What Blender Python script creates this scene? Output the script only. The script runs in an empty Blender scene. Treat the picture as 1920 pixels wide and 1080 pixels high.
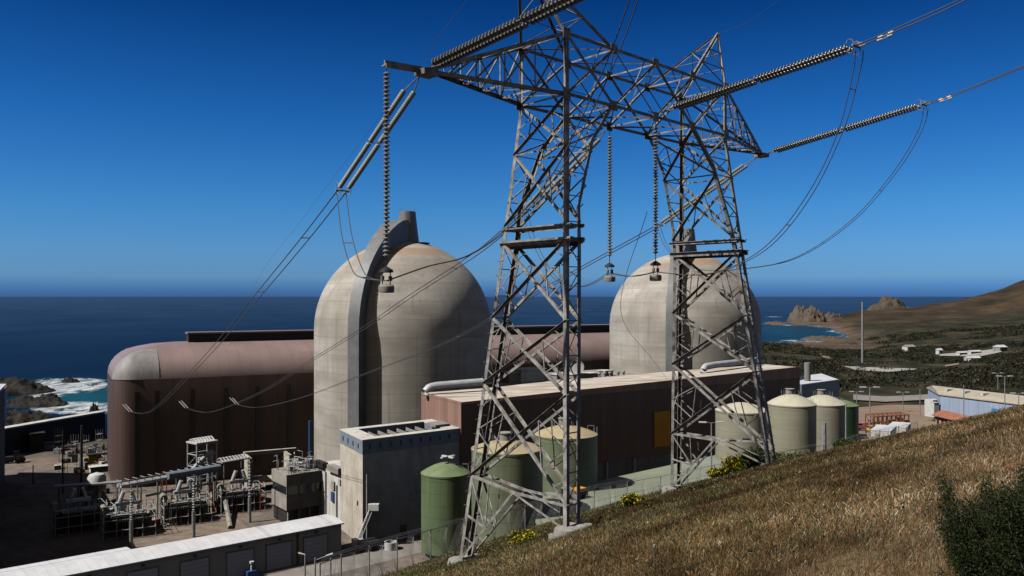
import bpy, math, random
import numpy as np
from mathutils import Vector, Matrix
R_ = math.radians
rnd = random.Random(7)
nr = np.random.RandomState(11)
sc = bpy.context.scene
col = sc.collection
CZ = 52.0           # eye height above the plant yard (z = 0); the sea lies at z = -26
F = 1600.0          # focal length in 1920-wide pixels
SEA = -26.0

# ---------------------------------------------------------------- camera, sky, sun
cam = bpy.data.cameras.new('camera'); camo = bpy.data.objects.new('camera', cam); col.objects.link(camo)
camo.location = (0, 0, CZ); camo.rotation_euler = (R_(90), 0, 0)
cam.lens = 30; cam.sensor_width = 36; cam.shift_y = 15/1920; cam.clip_start = 0.1; cam.clip_end = 200000
sc.camera = camo
SUN_AZ, SUN_EL = 65.0, 50.0      # degrees left of "towards the camera", elevation
sdir = Vector((-math.sin(R_(SUN_AZ))*math.cos(R_(SUN_EL)), -math.cos(R_(SUN_AZ))*math.cos(R_(SUN_EL)), math.sin(R_(SUN_EL))))
w = bpy.data.worlds.new('World'); sc.world = w; w.use_nodes = True
nt = w.node_tree; nt.nodes.clear()
out = nt.nodes.new('ShaderNodeOutputWorld'); bg = nt.nodes.new('ShaderNodeBackground')
sky = nt.nodes.new('ShaderNodeTexSky'); sky.sky_type = 'NISHITA'; sky.sun_disc = False
sky.sun_elevation = R_(SUN_EL); sky.sun_rotation = math.atan2(sdir.x, sdir.y)
sky.air_density = 1.0; sky.dust_density = 0.3; sky.ozone_density = 4.0; sky.altitude = 80
geo = nt.nodes.new('ShaderNodeTexCoord'); sep = nt.nodes.new('ShaderNodeSeparateXYZ')
ramp = nt.nodes.new('ShaderNodeValToRGB'); mul = nt.nodes.new('ShaderNodeMixRGB'); mul.blend_type = 'MULTIPLY'; mul.inputs[0].default_value = 1
nt.links.new(geo.outputs['Generated'], sep.inputs[0]); nt.links.new(sep.outputs['Z'], ramp.inputs[0])
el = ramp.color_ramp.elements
SKY = [(0.0, (.09, .25, .78)), (0.009, (.12, .34, .95)), (0.022, (.22, .48, 1.0)), (0.05, (.23, .51, .98)), (0.1, (.17, .51, .93)), (0.2, (.07, .38, .80)), (0.33, (.010, .17, .46)), (0.47, (.55, .33, .22)), (1.0, (.62, .33, .20))]  # upper stops lie out of view, tinted warm to add shadow fill
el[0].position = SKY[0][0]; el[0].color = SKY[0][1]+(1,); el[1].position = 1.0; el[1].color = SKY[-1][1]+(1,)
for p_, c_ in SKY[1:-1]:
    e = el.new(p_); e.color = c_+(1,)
# sky behind the camera tinted warm, added as neutral fill for the shaded sides
fillw = nt.nodes.new('ShaderNodeMapRange'); fillw.inputs[1].default_value = .15; fillw.inputs[2].default_value = -.55; fillw.inputs[3].default_value = 0; fillw.inputs[4].default_value = 1
nt.links.new(sep.outputs['Y'], fillw.inputs[0]); wm = nt.nodes.new('ShaderNodeMixRGB'); nt.links.new(fillw.outputs[0], wm.inputs[0]); nt.links.new(ramp.outputs[0], wm.inputs[1]); wm.inputs[2].default_value = (.46, .30, .19, 1)
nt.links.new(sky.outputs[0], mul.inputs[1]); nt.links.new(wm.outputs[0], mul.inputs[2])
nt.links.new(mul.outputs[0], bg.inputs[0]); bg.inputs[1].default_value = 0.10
nt.links.new(bg.outputs[0], out.inputs[0])
sun = bpy.data.lights.new('sun', 'SUN'); suno = bpy.data.objects.new('sun', sun); col.objects.link(suno)
sun.energy = 4.2; sun.angle = R_(0.53); sun.color = (1, .96, .90)
suno.rotation_euler = sdir.to_track_quat('Z', 'Y').to_euler(); suno.location = (0, 0, 200)
sc.view_settings.view_transform = 'Standard'; sc.view_settings.look = 'None'
sc.view_settings.exposure = 0.0; sc.view_settings.gamma = 1; sc.view_settings.use_curve_mapping = False
sc.cycles.max_bounces = 6; sc.cycles.diffuse_bounces = 0   # hard, contrasty light like the photograph's

# ---------------------------------------------------------------- materials
M = {}
def mk(name, c1, c2=None, scale=1.0, rough=.7, metal=0.0, bump=0.0, stretch=(1, 1, 1), detail=5, pos=(.35, .65), bscale=None, spec=None, c3=None, s3=(1, 1, 1), a3=.5, p3=(.5, .7), band=None, panel=None):
    m = bpy.data.materials.new(name); m.use_nodes = True; n = m.node_tree.nodes; l = m.node_tree.links
    b = n['Principled BSDF']; b.inputs['Roughness'].default_value = rough; b.inputs['Metallic'].default_value = metal
    if spec is not None: b.inputs['Specular IOR Level'].default_value = spec
    tc = n.new('ShaderNodeTexCoord')
    def noise(st, sc_, det=detail):
        mp = n.new('ShaderNodeMapping'); mp.inputs['Scale'].default_value = st; l.new(tc.outputs['Object'], mp.inputs[0])
        no = n.new('ShaderNodeTexNoise'); no.inputs['Scale'].default_value = sc_; no.inputs['Detail'].default_value = det
        no.inputs['Roughness'].default_value = .6
        l.new(mp.outputs[0], no.inputs[0]); return no
    def rampn(src, a, ca, b_, cb):
        r = n.new('ShaderNodeValToRGB'); r.color_ramp.elements[0].position = a; r.color_ramp.elements[0].color = tuple(ca)+(1,)
        r.color_ramp.elements[1].position = b_; r.color_ramp.elements[1].color = tuple(cb)+(1,); l.new(src, r.inputs[0]); return r
    if c2 is None: c2 = tuple(x*.85 for x in c1)
    no = noise(stretch, scale); rp = rampn(no.outputs[0], pos[0], c1, pos[1], c2); last = rp.outputs[0]
    if c3 is not None:
        n3 = noise(s3, 1.0); r3 = rampn(n3.outputs[0], p3[0], (0, 0, 0), p3[1], (a3, a3, a3))
        mx = n.new('ShaderNodeMixRGB'); l.new(r3.outputs[0], mx.inputs[0]); l.new(last, mx.inputs[1]); mx.inputs[2].default_value = tuple(c3)+(1,); last = mx.outputs[0]
    for spec_, kind_ in ((band, 0), (panel, 1)):     # spec: (direction, period, amount, line width)
        if not spec_: continue
        dv, per, amt, lw = spec_
        dt = n.new('ShaderNodeVectorMath'); dt.operation = 'DOT_PRODUCT'; l.new(tc.outputs['Object'], dt.inputs[0]); dt.inputs[1].default_value = dv
        dd_ = n.new('ShaderNodeMath'); dd_.operation = 'DIVIDE'; l.new(dt.outputs['Value'], dd_.inputs[0]); dd_.inputs[1].default_value = per
        mx = n.new('ShaderNodeMixRGB'); mx.blend_type = 'MULTIPLY'; l.new(last, mx.inputs[1])
        if kind_ == 0:
            fr_ = n.new('ShaderNodeMath'); fr_.operation = 'FRACT'; l.new(dd_.outputs[0], fr_.inputs[0])
            lt = n.new('ShaderNodeMath'); lt.operation = 'LESS_THAN'; l.new(fr_.outputs[0], lt.inputs[0]); lt.inputs[1].default_value = lw
            l.new(lt.outputs[0], mx.inputs[0]); mx.inputs[2].default_value = (1-amt, 1-amt, 1-amt, 1)
        else:
            fl = n.new('ShaderNodeMath'); fl.operation = 'FLOOR'; l.new(dd_.outputs[0], fl.inputs[0])
            wn = n.new('ShaderNodeTexWhiteNoise'); wn.noise_dimensions = '1D'; l.new(fl.outputs[0], wn.inputs['W'])
            mr = n.new('ShaderNodeMapRange'); mr.inputs[3].default_value = 1-amt; mr.inputs[4].default_value = 1+amt*.3; l.new(wn.outputs['Value'], mr.inputs[0])
            cb = n.new('ShaderNodeCombineColor'); [l.new(mr.outputs[0], cb.inputs[i]) for i in range(3)]; l.new(cb.outputs[0], mx.inputs[2]); mx.inputs[0].default_value = 1
        last = mx.outputs[0]
    l.new(last, b.inputs['Base Color'])
    if bump:
        bn = noise((1, 1, 1), bscale or scale*4); bm = n.new('ShaderNodeBump'); bm.inputs['Strength'].default_value = bump
        l.new(bn.outputs[0], bm.inputs['Height']); l.new(bm.outputs[0], b.inputs['Normal'])
    M[name] = m; return m
mk('galvanised', (.43, .41, .375), (.15, .14, .125), 2.2, .65, 0, .1, c3=(.2, .13, .08), s3=(1.3, 1.3, .9), a3=.6, p3=(.55, .75))
mk('galvanised_far', (.42, .42, .41), (.26, .26, .26), 1, .5, .2)
mk('porcelain', (.30, .30, .29), (.20, .20, .19), 2, .25, 0, spec=.6)
mk('polymer', (.40, .43, .42), (.30, .33, .32), 2, .35, 0)
mk('wire', (.085, .09, .10), (.07, .075, .08), 2, .6, 0)
mk('concrete', (.42, .39, .34), (.30, .28, .25), .25, .85, 0, .15, c3=(.20, .18, .16), s3=(.5, .5, .05), a3=.7)
mk('concrete_warm', (.68, .63, .54), (.52, .46, .37), .3, .85, 0, .15, c3=(.24, .2, .16), s3=(.4, .4, .08), a3=.6, band=((0, 0, 1), 3.0, .14, .04))
mk('concrete_white', (.76, .74, .69), (.62, .58, .52), .25, .85, 0, .1, c3=(.25, .24, .22), s3=(.6, .6, .06), a3=.7, p3=(.52, .7))
mk('footing', (.40, .38, .34), (.26, .24, .21), 2, .9, 0, .4)
mk('buttress', (.25, .255, .26), (.18, .185, .19), .35, .55, .1, .1, c3=(.16, .17, .18), s3=(.6, .6, .1), a3=.5)
mk('slate_band', (.26, .31, .37), (.20, .24, .29), .5, .6)
mk('brown_wall', (.13, .08, .067), (.095, .058, .049), .3, .55, 0, 0, stretch=(1, 1, .03), c3=(.2, .13, .11), s3=(.5, .5, .02), a3=.5, band=((.883, .469, 0), 3.0, .18, .08), panel=((.883, .469, 0), 3.0, .12, 0))
mk('brown_roof', (.37, .265, .25), (.30, .215, .205), .12, .42, 0, 0, c3=(.40, .31, .30), s3=(.06, .06, .06), a3=.4, band=((.883, .469, 0), 3.0, .10, .09), panel=((.883, .469, 0), 3.0, .05, 0))
mk('brown_light', (.42, .25, .20), (.32, .19, .155), .3, .6, 0, 0, stretch=(1, 1, .03), band=((0, 1, 0), 1.6, .2, .12), panel=((0, 1, 0), 1.6, .2, 0))
mk('pale_metal', (.36, .34, .335), (.27, .255, .25), .8, .6, 0, 0, stretch=(1, 1, .2))
mk('black_slot', (.018, .017, .017), None, 1, .6)
mk('gravel_roof', (.74, .69, .62), (.50, .41, .32), .22, .9, 0, .1, stretch=(.5, 1.4, 1), c3=(.28, .22, .17), s3=(.05, .35, .3), a3=.75, p3=(.5, .68))
mk('white_roof', (.84, .84, .86), (.74, .75, .78), .4, .5, 0, 0, c3=(.5, .5, .52), s3=(.3, .3, .3), a3=.3, band=((.77, .638, 0), 1.5, .10, .12), panel=((.77, .638, 0), 1.5, .06, 0))
mk('shed_wall', (.76, .68, .60), (.68, .60, .53), .4, .7, 0, 0, stretch=(1, 1, .1))
mk('roller_door', (.88, .86, .90), (.80, .78, .82), .6, .55, 0, 0, stretch=(.2, .2, 4), band=((0, 0, 1), .8, .2, .15))
mk('white_paint', (.78, .78, .76), (.6, .6, .58), 1.2, .5)
mk('blue_wall', (.42, .50, .66), (.34, .42, .58), .4, .6, 0, 0, stretch=(1, 1, .1), band=((1, 0, 0), 1.5, .15, .12))
mk('blue_door', (.06, .28, .55), None, 1, .5)
mk('blue_paint', (.03, .10, .30), None, 1, .5)
mk('tan_roof', (.52, .47, .38), (.40, .35, .28), .25, .8)
mk('rust_roof', (.42, .17, .09), (.28, .11, .06), .6, .8)
mk('rust', (.34, .13, .07), (.18, .07, .04), 1.0, .85)
mk('cream_wall', (.55, .42, .34), (.42, .32, .26), .8, .8)
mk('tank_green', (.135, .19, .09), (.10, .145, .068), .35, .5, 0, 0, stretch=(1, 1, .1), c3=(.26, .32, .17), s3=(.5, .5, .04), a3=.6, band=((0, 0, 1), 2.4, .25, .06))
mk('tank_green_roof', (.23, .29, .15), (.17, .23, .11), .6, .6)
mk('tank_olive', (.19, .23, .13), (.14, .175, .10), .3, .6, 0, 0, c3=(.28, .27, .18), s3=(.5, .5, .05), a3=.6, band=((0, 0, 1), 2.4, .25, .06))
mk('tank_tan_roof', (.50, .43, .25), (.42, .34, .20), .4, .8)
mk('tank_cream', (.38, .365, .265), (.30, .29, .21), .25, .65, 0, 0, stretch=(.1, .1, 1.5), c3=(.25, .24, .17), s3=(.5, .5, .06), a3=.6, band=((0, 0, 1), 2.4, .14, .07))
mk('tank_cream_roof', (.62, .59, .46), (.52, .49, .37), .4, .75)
mk('tank_dark', (.03, .085, .035), (.022, .065, .028), .4, .5)
mk('deck_green', (.30, .335, .24), (.25, .28, .20), .12, .8, 0, 0, c3=(.36, .38, .36), s3=(.02, .1, .1), a3=.7)
mk('red_edge', (.13, .055, .045), None, 1, .8)
mk('orange_panel', (.95, .42, .03), (.8, .33, .02), .5, .6)
mk('transformer', (.055, .06, .05), (.03, .032, .028), .8, .6, 0, 0, c3=(.16, .04, .025), s3=(.9, .9, .9), a3=.7, p3=(.6, .7))
mk('bus_duct', (.62, .64, .65), (.45, .47, .48), .6, .5, .1)
mk('red_paint', (.38, .06, .04), None, 1, .6)
mk('dark_metal', (.03, .03, .032), None, 1, .6)
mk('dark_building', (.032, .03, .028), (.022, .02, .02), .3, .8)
mk('yellow_paint', (.75, .58, .03), None, 1, .5)
mk('pink_paint', (.6, .2, .22), None, 1, .6)
mk('glass', (.02, .025, .03), None, 1, .15)
mk('rubber', (.02, .02, .02), None, 1, .9)
mk('rock', (.014, .012, .010), (.005, .005, .005), .09, .9, 0, .6, c3=(.06, .05, .035), s3=(.07, .07, .1), a3=.6)
mk('rock_pale', (.15, .12, .095), (.05, .042, .035), .02, .95, 0, .9, bscale=.05, c3=(.26, .14, .08), s3=(.012, .012, .02), a3=.8)
mk('rock_brown', (.11, .085, .06), (.045, .04, .028), .02, .95, 0, .9, bscale=.05)
mk('road', (.30, .28, .26), (.24, .22, .20), .1, .9, 0, 0, c3=(.38, .36, .33), s3=(.03, .2, .2), a3=.5)
mk('pad', (.46, .44, .41), (.38, .36, .33), .05, .9)
mk('dirt', (.34, .25, .17), (.24, .17, .12), .05, .95)
mk('wood', (.17, .13, .10), (.10, .08, .06), 6, .9)

def dome_mat():
    m = bpy.data.materials.new('dome_concrete'); m.use_nodes = True; n = m.node_tree.nodes; l = m.node_tree.links
    b = n['Principled BSDF']; b.inputs['Roughness'].default_value = .85
    tc = n.new('ShaderNodeTexCoord')
    def noise(st, s=1, det=5):
        mp = n.new('ShaderNodeMapping'); mp.inputs['Scale'].default_value = st; l.new(tc.outputs['Object'], mp.inputs[0])
        no = n.new('ShaderNodeTexNoise'); no.inputs['Scale'].default_value = s; no.inputs['Detail'].default_value = det; l.new(mp.outputs[0], no.inputs[0]); return no.outputs[0]
    def rmp(s, a, ca, b_, cb):
        r = n.new('ShaderNodeValToRGB'); r.color_ramp.elements[0].position = a; r.color_ramp.elements[0].color = tuple(ca)+(1,)
        r.color_ramp.elements[1].position = b_; r.color_ramp.elements[1].color = tuple(cb)+(1,); l.new(s, r.inputs[0]); return r.outputs[0]
    def mix(f, a, c, mode='MIX'):
        x = n.new('ShaderNodeMixRGB'); x.blend_type = mode
        for i, v in ((0, f), (1, a), (2, c)):
            if hasattr(v, 'is_output') or isinstance(v, bpy.types.NodeSocket): l.new(v, x.inputs[i])
            else: x.inputs[i].default_value = v if i == 0 else tuple(v)+(1,)
        return x.outputs[0]
    base = rmp(noise((.05, .05, .26), 1, 8), .34, (.55, .515, .46), .66, (.37, .335, .29))
    base = mix(rmp(noise((.16, .16, .03), 1, 8), .47, (0, 0, 0), .66, (.6, .6, .6)), base, (.31, .28, .24))
    base = mix(rmp(noise((.08, .08, .10)), .5, (0, 0, 0), .75, (.6, .6, .6)), base, (.60, .565, .50))
    sp = n.new('ShaderNodeSeparateXYZ'); l.new(tc.outputs['Object'], sp.inputs[0])
    def mth(op, a, v=None):
        x = n.new('ShaderNodeMath'); x.operation = op
        l.new(a, x.inputs[0])
        if v is not None: x.inputs[1].default_value = v
        return x.outputs[0]
    fr = mth('FRACT', mth('DIVIDE', sp.outputs['Z'], 4.6)); ln = mth('LESS_THAN', fr, .05)
    base = mix(mth('MULTIPLY', ln, .28), base, (.2, .18, .16))
    fr3 = mth('FRACT', mth('DIVIDE', sp.outputs['Z'], 1.53)); ln3 = mth('LESS_THAN', fr3, .10); base = mix(mth('MULTIPLY', ln3, .14), base, (.22, .19, .16))
    base = mix(rmp(noise((.9, .9, .035), 1, 9), .56, (0, 0, 0), .64, (.35, .35, .35)), base, (.24, .20, .165))
    base = mix(rmp(noise((.22, .22, .55), 1, 3), .56, (0, 0, 0), .58, (.25, .25, .25)), base, (.40, .36, .31))
    fr2 = mth('FRACT', mth('DIVIDE', sp.outputs['Z'], 13.8)); ln2 = mth('LESS_THAN', fr2, .33)
    base = mix(mth('MULTIPLY', ln2, .10), base, (.30, .26, .215))
    top = n.new('ShaderNodeMapRange'); top.inputs[1].default_value = 58; top.inputs[2].default_value = 65; l.new(sp.outputs['Z'], top.inputs[0])
    rs = n.new('ShaderNodeMath'); rs.operation = 'MULTIPLY'; l.new(top.outputs[0], rs.inputs[0]); l.new(rmp(noise((.05, .05, .5)), .42, (0, 0, 0), .62, (.8, .8, .8)), rs.inputs[1])
    base = mix(rs.outputs[0], base, (.40, .235, .13))
    l.new(base, b.inputs['Base Color'])
    bm = n.new('ShaderNodeBump'); bm.inputs['Strength'].default_value = .12; bm.inputs['Distance'].default_value = .2; l.new(noise((.8, .8, .8)), bm.inputs['Height']); l.new(bm.outputs[0], b.inputs['Normal'])
    M['dome'] = m
dome_mat()

def attr_mat(name, rough=.8, trans=0.0):
    m = bpy.data.materials.new(name); m.use_nodes = True; n = m.node_tree.nodes; l = m.node_tree.links
    b = n['Principled BSDF']; b.inputs['Roughness'].default_value = rough; b.inputs['Specular IOR Level'].default_value = .15
    a = n.new('ShaderNodeVertexColor'); a.layer_name = 'Col'; l.new(a.outputs[0], b.inputs['Base Color'])
    if trans:
        t = n.new('ShaderNodeBsdfTranslucent'); l.new(a.outputs[0], t.inputs[0]); mx = n.new('ShaderNodeMixShader'); mx.inputs[0].default_value = trans
        l.new(b.outputs[0], mx.inputs[1]); l.new(t.outputs[0], mx.inputs[2]); l.new(mx.outputs[0], n['Material Output'].inputs[0])
    M[name] = m
attr_mat('blades', .8, .3); attr_mat('leaves', .6, .2); attr_mat('scrub', .9)

# ---------------------------------------------------------------- mesh builder
ORG = {}
class MB:
    def __init__(s): s.v = []; s.f = []; s.mi = []; s.cur = 0
    def add(s, vs, fs):
        o = len(s.v); s.v += [tuple(x) for x in vs]; s.f += [tuple(i+o for i in q) for q in fs]; s.mi += [s.cur]*len(fs); return s
    def prism(s, poly, z0, z1, top=None):     # poly: list of (x, y); counter-clockwise
        a = sum(poly[i-1][0]*poly[i][1]-poly[i][0]*poly[i-1][1] for i in range(len(poly)))
        if a < 0: poly = poly[::-1]
        n = len(poly); zt = top if top else [z1]*n
        if top and a < 0: zt = top[::-1]
        vs = [(x, y, z0) for x, y in poly]+[(x, y, zt[i]) for i, (x, y) in enumerate(poly)]
        return s.add(vs, [tuple(range(n))[::-1], tuple(range(n, 2*n))]+[(i, (i+1) % n, n+(i+1) % n, n+i) for i in range(n)])
    def box(s, c, sz, rz=0.0, ux=None):       # c = centre of the base; sz = full sizes
        ca, sa = (math.cos(rz), math.sin(rz)) if ux is None else ux
        hx, hy = sz[0]/2, sz[1]/2
        p = [(c[0]+x*ca-y*sa, c[1]+x*sa+y*ca) for x, y in ((-hx, -hy), (hx, -hy), (hx, hy), (-hx, hy))]
        return s.prism(p, c[2], c[2]+sz[2])
    def tube(s, pts, r, n=6, cap=True):
        pts = [Vector(p) for p in pts]; rs = r if isinstance(r, (list, tuple)) else [r]*len(pts)
        vs = []; up = Vector((0, 0, 1))
        for i, p in enumerate(pts):
            d = (pts[min(i+1, len(pts)-1)]-pts[max(i-1, 0)]).normalized()
            e = d.cross(up if abs(d.z) < .95 else Vector((1, 0, 0))).normalized(); g = d.cross(e)
            for k in range(n):
                t = 2*math.pi*k/n; vs.append(p+(e*math.cos(t)+g*math.sin(t))*rs[i])
        fs = [(i*n+k, i*n+(k+1) % n, (i+1)*n+(k+1) % n, (i+1)*n+k) for i in range(len(pts)-1) for k in range(n)]
        if cap: fs += [tuple(range(n))[::-1], tuple(range((len(pts)-1)*n, len(pts)*n))]
        return s.add(vs, fs)
    def lathe(s, prof, c, n=32, axis=None):   # prof: (r, h) list
        c = Vector(c); ax = Vector(axis).normalized() if axis is not None else Vector((0, 0, 1))
        e = ax.cross(Vector((0, 0, 1)) if abs(ax.z) < .95 else Vector((1, 0, 0))).normalized(); g = ax.cross(e)
        vs = [c+ax*h+(e*math.cos(2*math.pi*k/n)+g*math.sin(2*math.pi*k/n))*r for r, h in prof for k in range(n)]
        fs = [(i*n+k, i*n+(k+1) % n, (i+1)*n+(k+1) % n, (i+1)*n+k) for i in range(len(prof)-1) for k in range(n)]
        fs += [tuple(range(n))[::-1], tuple(range((len(prof)-1)*n, len(prof)*n))]
        return s.add(vs, fs)
    def angle(s, p, q, wd, n=(0, 0, 1), t=None):   # an L-profile steel member; one flange in the plane with normal n
        p = Vector(p); q = Vector(q); d = (q-p).normalized(); n = Vector(n); t = t or max(wd*.13, .008)
        e1 = (n-d*n.dot(d))
        if e1.length < 1e-3: e1 = d.orthogonal()
        e1.normalize(); e2 = d.cross(e1)
        sec = [(0, 0), (wd, 0), (wd, -t), (t, -t), (t, -wd), (0, -wd)]
        sec = [(x-wd*.5, y) for x, y in sec]
        vs = [b+e2*x+e1*y for b in (p, q) for x, y in sec]
        return s.add(vs, [(i, (i+1) % 6, 6+(i+1) % 6, 6+i) for i in range(6)]+[(5, 4, 3, 2, 1, 0), (6, 7, 8, 9, 10, 11)])
    def corner(s, p, q, wd, fa, fb, t=None):       # leg angle: corner on the line, flanges along fa and fb
        p = Vector(p); q = Vector(q); d = (q-p).normalized(); t = t or wd*.12
        fa = Vector(fa); fa = (fa-d*fa.dot(d)).normalized(); fb = Vector(fb); fb = (fb-d*fb.dot(d)-fa*fb.dot(fa)).normalized()
        sec = [(0, 0), (wd, 0), (wd, t), (t, t), (t, wd), (0, wd)]
        vs = [b+fa*x+fb*y for b in (p, q) for x, y in sec]
        f = [(i, (i+1) % 6, 6+(i+1) % 6, 6+i) for i in range(6)]+[(5, 4, 3, 2, 1, 0), (6, 7, 8, 9, 10, 11)]
        return s.add(vs, f)
    def build(s, name, mat, parent=None, sharp=35, recalc=True):
        mats = mat if isinstance(mat, (list, tuple)) else [mat]
        o0 = ORG.get(parent.name, (0, 0, 0)) if parent else (0, 0, 0)
        me = bpy.data.meshes.new(name)
        v = np.array(s.v, dtype=np.float64)-np.array(o0)
        me.from_pydata(v.tolist(), [], s.f); me.update()
        if recalc:
            import bmesh
            b = bmesh.new(); b.from_mesh(me); bmesh.ops.recalc_face_normals(b, faces=b.faces); b.to_mesh(me); b.free()
        for m in mats: me.materials.append(M[m])
        if len(mats) > 1: me.polygons.foreach_set('material_index', s.mi)
        me.polygons.foreach_set('use_smooth', [True]*len(me.polygons)); me.set_sharp_from_angle(angle=R_(sharp))
        o = bpy.data.objects.new(name, me); col.objects.link(o)
        if parent: o.parent = parent
        ORG[o.name] = o0
        return o
def tag(o, label, cat=None, group=None, kind=None):
    if label: o['label'] = label
    if cat: o['category'] = cat
    if group: o['group'] = group
    if kind: o['kind'] = kind
    return o
def thing(name, label, cat, loc=(0, 0, 0), group=None):
    o = bpy.data.objects.new(name, None); col.objects.link(o); o.location = loc; ORG[o.name] = tuple(loc); o.empty_display_size = .5
    return tag(o, label, cat, group)
def dup(root, loc, rz=None, label=None, scale=None):
    r = root.copy(); col.objects.link(r); r.location = loc
    if rz is not None: r.rotation_euler = (0, 0, rz)
    if scale: r.scale = scale if isinstance(scale, tuple) else (scale,)*3
    if label: r['label'] = label
    for ch in list(root.children):
        c = ch.copy(); col.objects.link(c); c.parent = r
        for g in list(ch.children):
            d = g.copy(); col.objects.link(d); d.parent = c
    return r
def raw_mesh(name, v, f, mat, cols=None, smooth=False):
    v = np.asarray(v, dtype=np.float32); f = np.asarray(f, dtype=np.int32); k = f.shape[1]
    me = bpy.data.meshes.new(name); me.vertices.add(len(v)); me.vertices.foreach_set('co', v.ravel())
    me.loops.add(f.size); me.loops.foreach_set('vertex_index', f.ravel()); me.polygons.add(len(f))
    me.polygons.foreach_set('loop_start', np.arange(0, f.size, k, dtype=np.int32)); me.polygons.foreach_set('loop_total', np.full(len(f), k, dtype=np.int32))
    if smooth: me.polygons.foreach_set('use_smooth', np.ones(len(f), dtype=bool))
    me.update(calc_edges=True)
    if cols is not None:
        a = me.color_attributes.new('Col', 'FLOAT_COLOR', 'POINT'); a.data.foreach_set('color', np.asarray(cols, dtype=np.float32).ravel())
    me.materials.append(M[mat]); o = bpy.data.objects.new(name, me); col.objects.link(o); ORG[o.name] = (0, 0, 0)
    return o

# ---------------------------------------------------------------- places
def P(px, py, D): return Vector(((px-960)/F*D, D, CZ-(py-555)/F*D))
def G(px, py, z): return P(px, py, (CZ-z)*F/(py-555))
def XY(px, D): return ((px-960)/F*D, D)

# value noise
_tab = nr.rand(256, 256)
def vnoise(x, y):
    x = np.asarray(x, float); y = np.asarray(y, float)
    xi = np.floor(x).astype(int); yi = np.floor(y).astype(int); fx = x-xi; fy = y-yi
    fx = fx*fx*(3-2*fx); fy = fy*fy*(3-2*fy)
    a = _tab[xi % 256, yi % 256]; b = _tab[(xi+1) % 256, yi % 256]; c = _tab[xi % 256, (yi+1) % 256]; d = _tab[(xi+1) % 256, (yi+1) % 256]
    return (a*(1-fx)+b*fx)*(1-fy)+(c*(1-fx)+d*fx)*fy
def fbm(x, y, o=4):
    s = 0; a = .5; t = 0
    for i in range(o):
        s = s+a*vnoise(x*2**i+17.3*i, y*2**i+9.1*i); t += a; a *= .5
    return s/t
def sstep(a, b, x): t = np.clip((np.asarray(x, float)-a)/(b-a), 0, 1); return t*t*(3-2*t)

# coast: control points (px, py seen, distance)
CT = []
def ct(px, D, py=None, z=None): CT.append((px, D, z if z is not None else CZ-(py-555)/F*D))
for px in (1300, 1420, 1600, 1800, 1950, 2150): ct(px, 250, z=9)
for px in (1420, 1600, 1800, 1950, 2150): ct(px, 340, z=7+max(0, (px-1800)/60))
for px, py, D in ((1450, 705, 480), (1450, 668, 800), (1450, 650, 1150), (1450, 644, 1400), (1530, 705, 480), (1520, 668, 850), (1530, 650, 1200), (1530, 640, 1450),
                  (1580, 700, 500), (1650, 700, 520), (1720, 702, 500), (1650, 688, 600), (1600, 645, 1300), (1600, 633, 1600), (1590, 612, 1900), (1620, 606, 2100),
                  (1650, 655, 1100), (1700, 612, 1700), (1700, 640, 1250), (1700, 595, 2200), (1800, 612, 1600), (1800, 630, 1200), (1850, 650, 900), (1700, 672, 750), (1900, 668, 650),
                  (1900, 690, 500), (1800, 705, 430), (1950, 600, 1700), (1880, 598, 1800), (1880, 572, 2200), (1760, 585, 2200), (1742, 573, 2600), (1790, 562, 2600), (1840, 551, 2600), (1880, 540, 2600), (1925, 524, 2600), (2050, 470, 2600), (2150, 430, 2600),
                  (1600, 596, 2400), (1560, 600, 2500), (1600, 588, 2650), (1640, 580, 2650), (1700, 578, 2650)): ct(px, D, py)
for px, D, z in ((1450, 1500, -28), (1540, 1560, -29), (1450, 1900, -45), (1530, 1900, -42), (1570, 1750, -32), (1420, 2600, -40), (1480, 2400, -27), (1480, 2900, -45),
                 (1560, 2900, -40), (1620, 3000, -36), (1700, 3100, -32), (1800, 3300, -10), (1950, 3500, 60), (2150, 3500, 120), (1700, 4000, -45), (1850, 4200, -40), (2050, 4500, 20)): ct(px, D, z=z)
_c = np.array(CT); _cx = np.stack([_c[:, 0]/260, 7*np.log10(_c[:, 1])], 1)
def _tk(r2): return np.where(r2 > 1e-9, .5*r2*np.log(np.maximum(r2, 1e-9)), 0)
_n = len(_c); _K = _tk(((_cx[:, None]-_cx[None])**2).sum(2))+np.eye(_n)*.02
_Pm = np.concatenate([np.ones((_n, 1)), _cx], 1)
_sol = np.linalg.solve(np.block([[_K, _Pm], [_Pm.T, np.zeros((3, 3))]]), np.concatenate([_c[:, 2], np.zeros(3)]))
def tps(px, D):
    q = np.stack([px/260, 7*np.log10(D)], 1); o = np.empty(len(q))
    for i in range(0, len(q), 20000):
        s = q[i:i+20000]; r2 = ((s[:, None]-_cx[None])**2).sum(2); o[i:i+20000] = _tk(r2) @ _sol[:_n]+_sol[_n]+s @ _sol[_n+1:]
    return o
FX = np.array([-60, -30, -14, -11.2, -8.6, 1.3, 8.8, 19.7, 39, 70, 110, 160]); FY = np.array([5, 25, 45, 56, 64, 85, 93, 113, 132, 150, 165, 175])
def hillz(X, Y):
    D = np.maximum(Y, -20)
    z = -.886-.2705*Y+.3039*X-.0032*np.maximum(0, X-8)**2 - 1.5*np.exp(-np.maximum(D, 0)/12)
    z = np.where(Y > 34, z-.0008*np.maximum(0, Y-34)*np.maximum(0, X-5)*.6, z)
    return CZ+z
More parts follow.
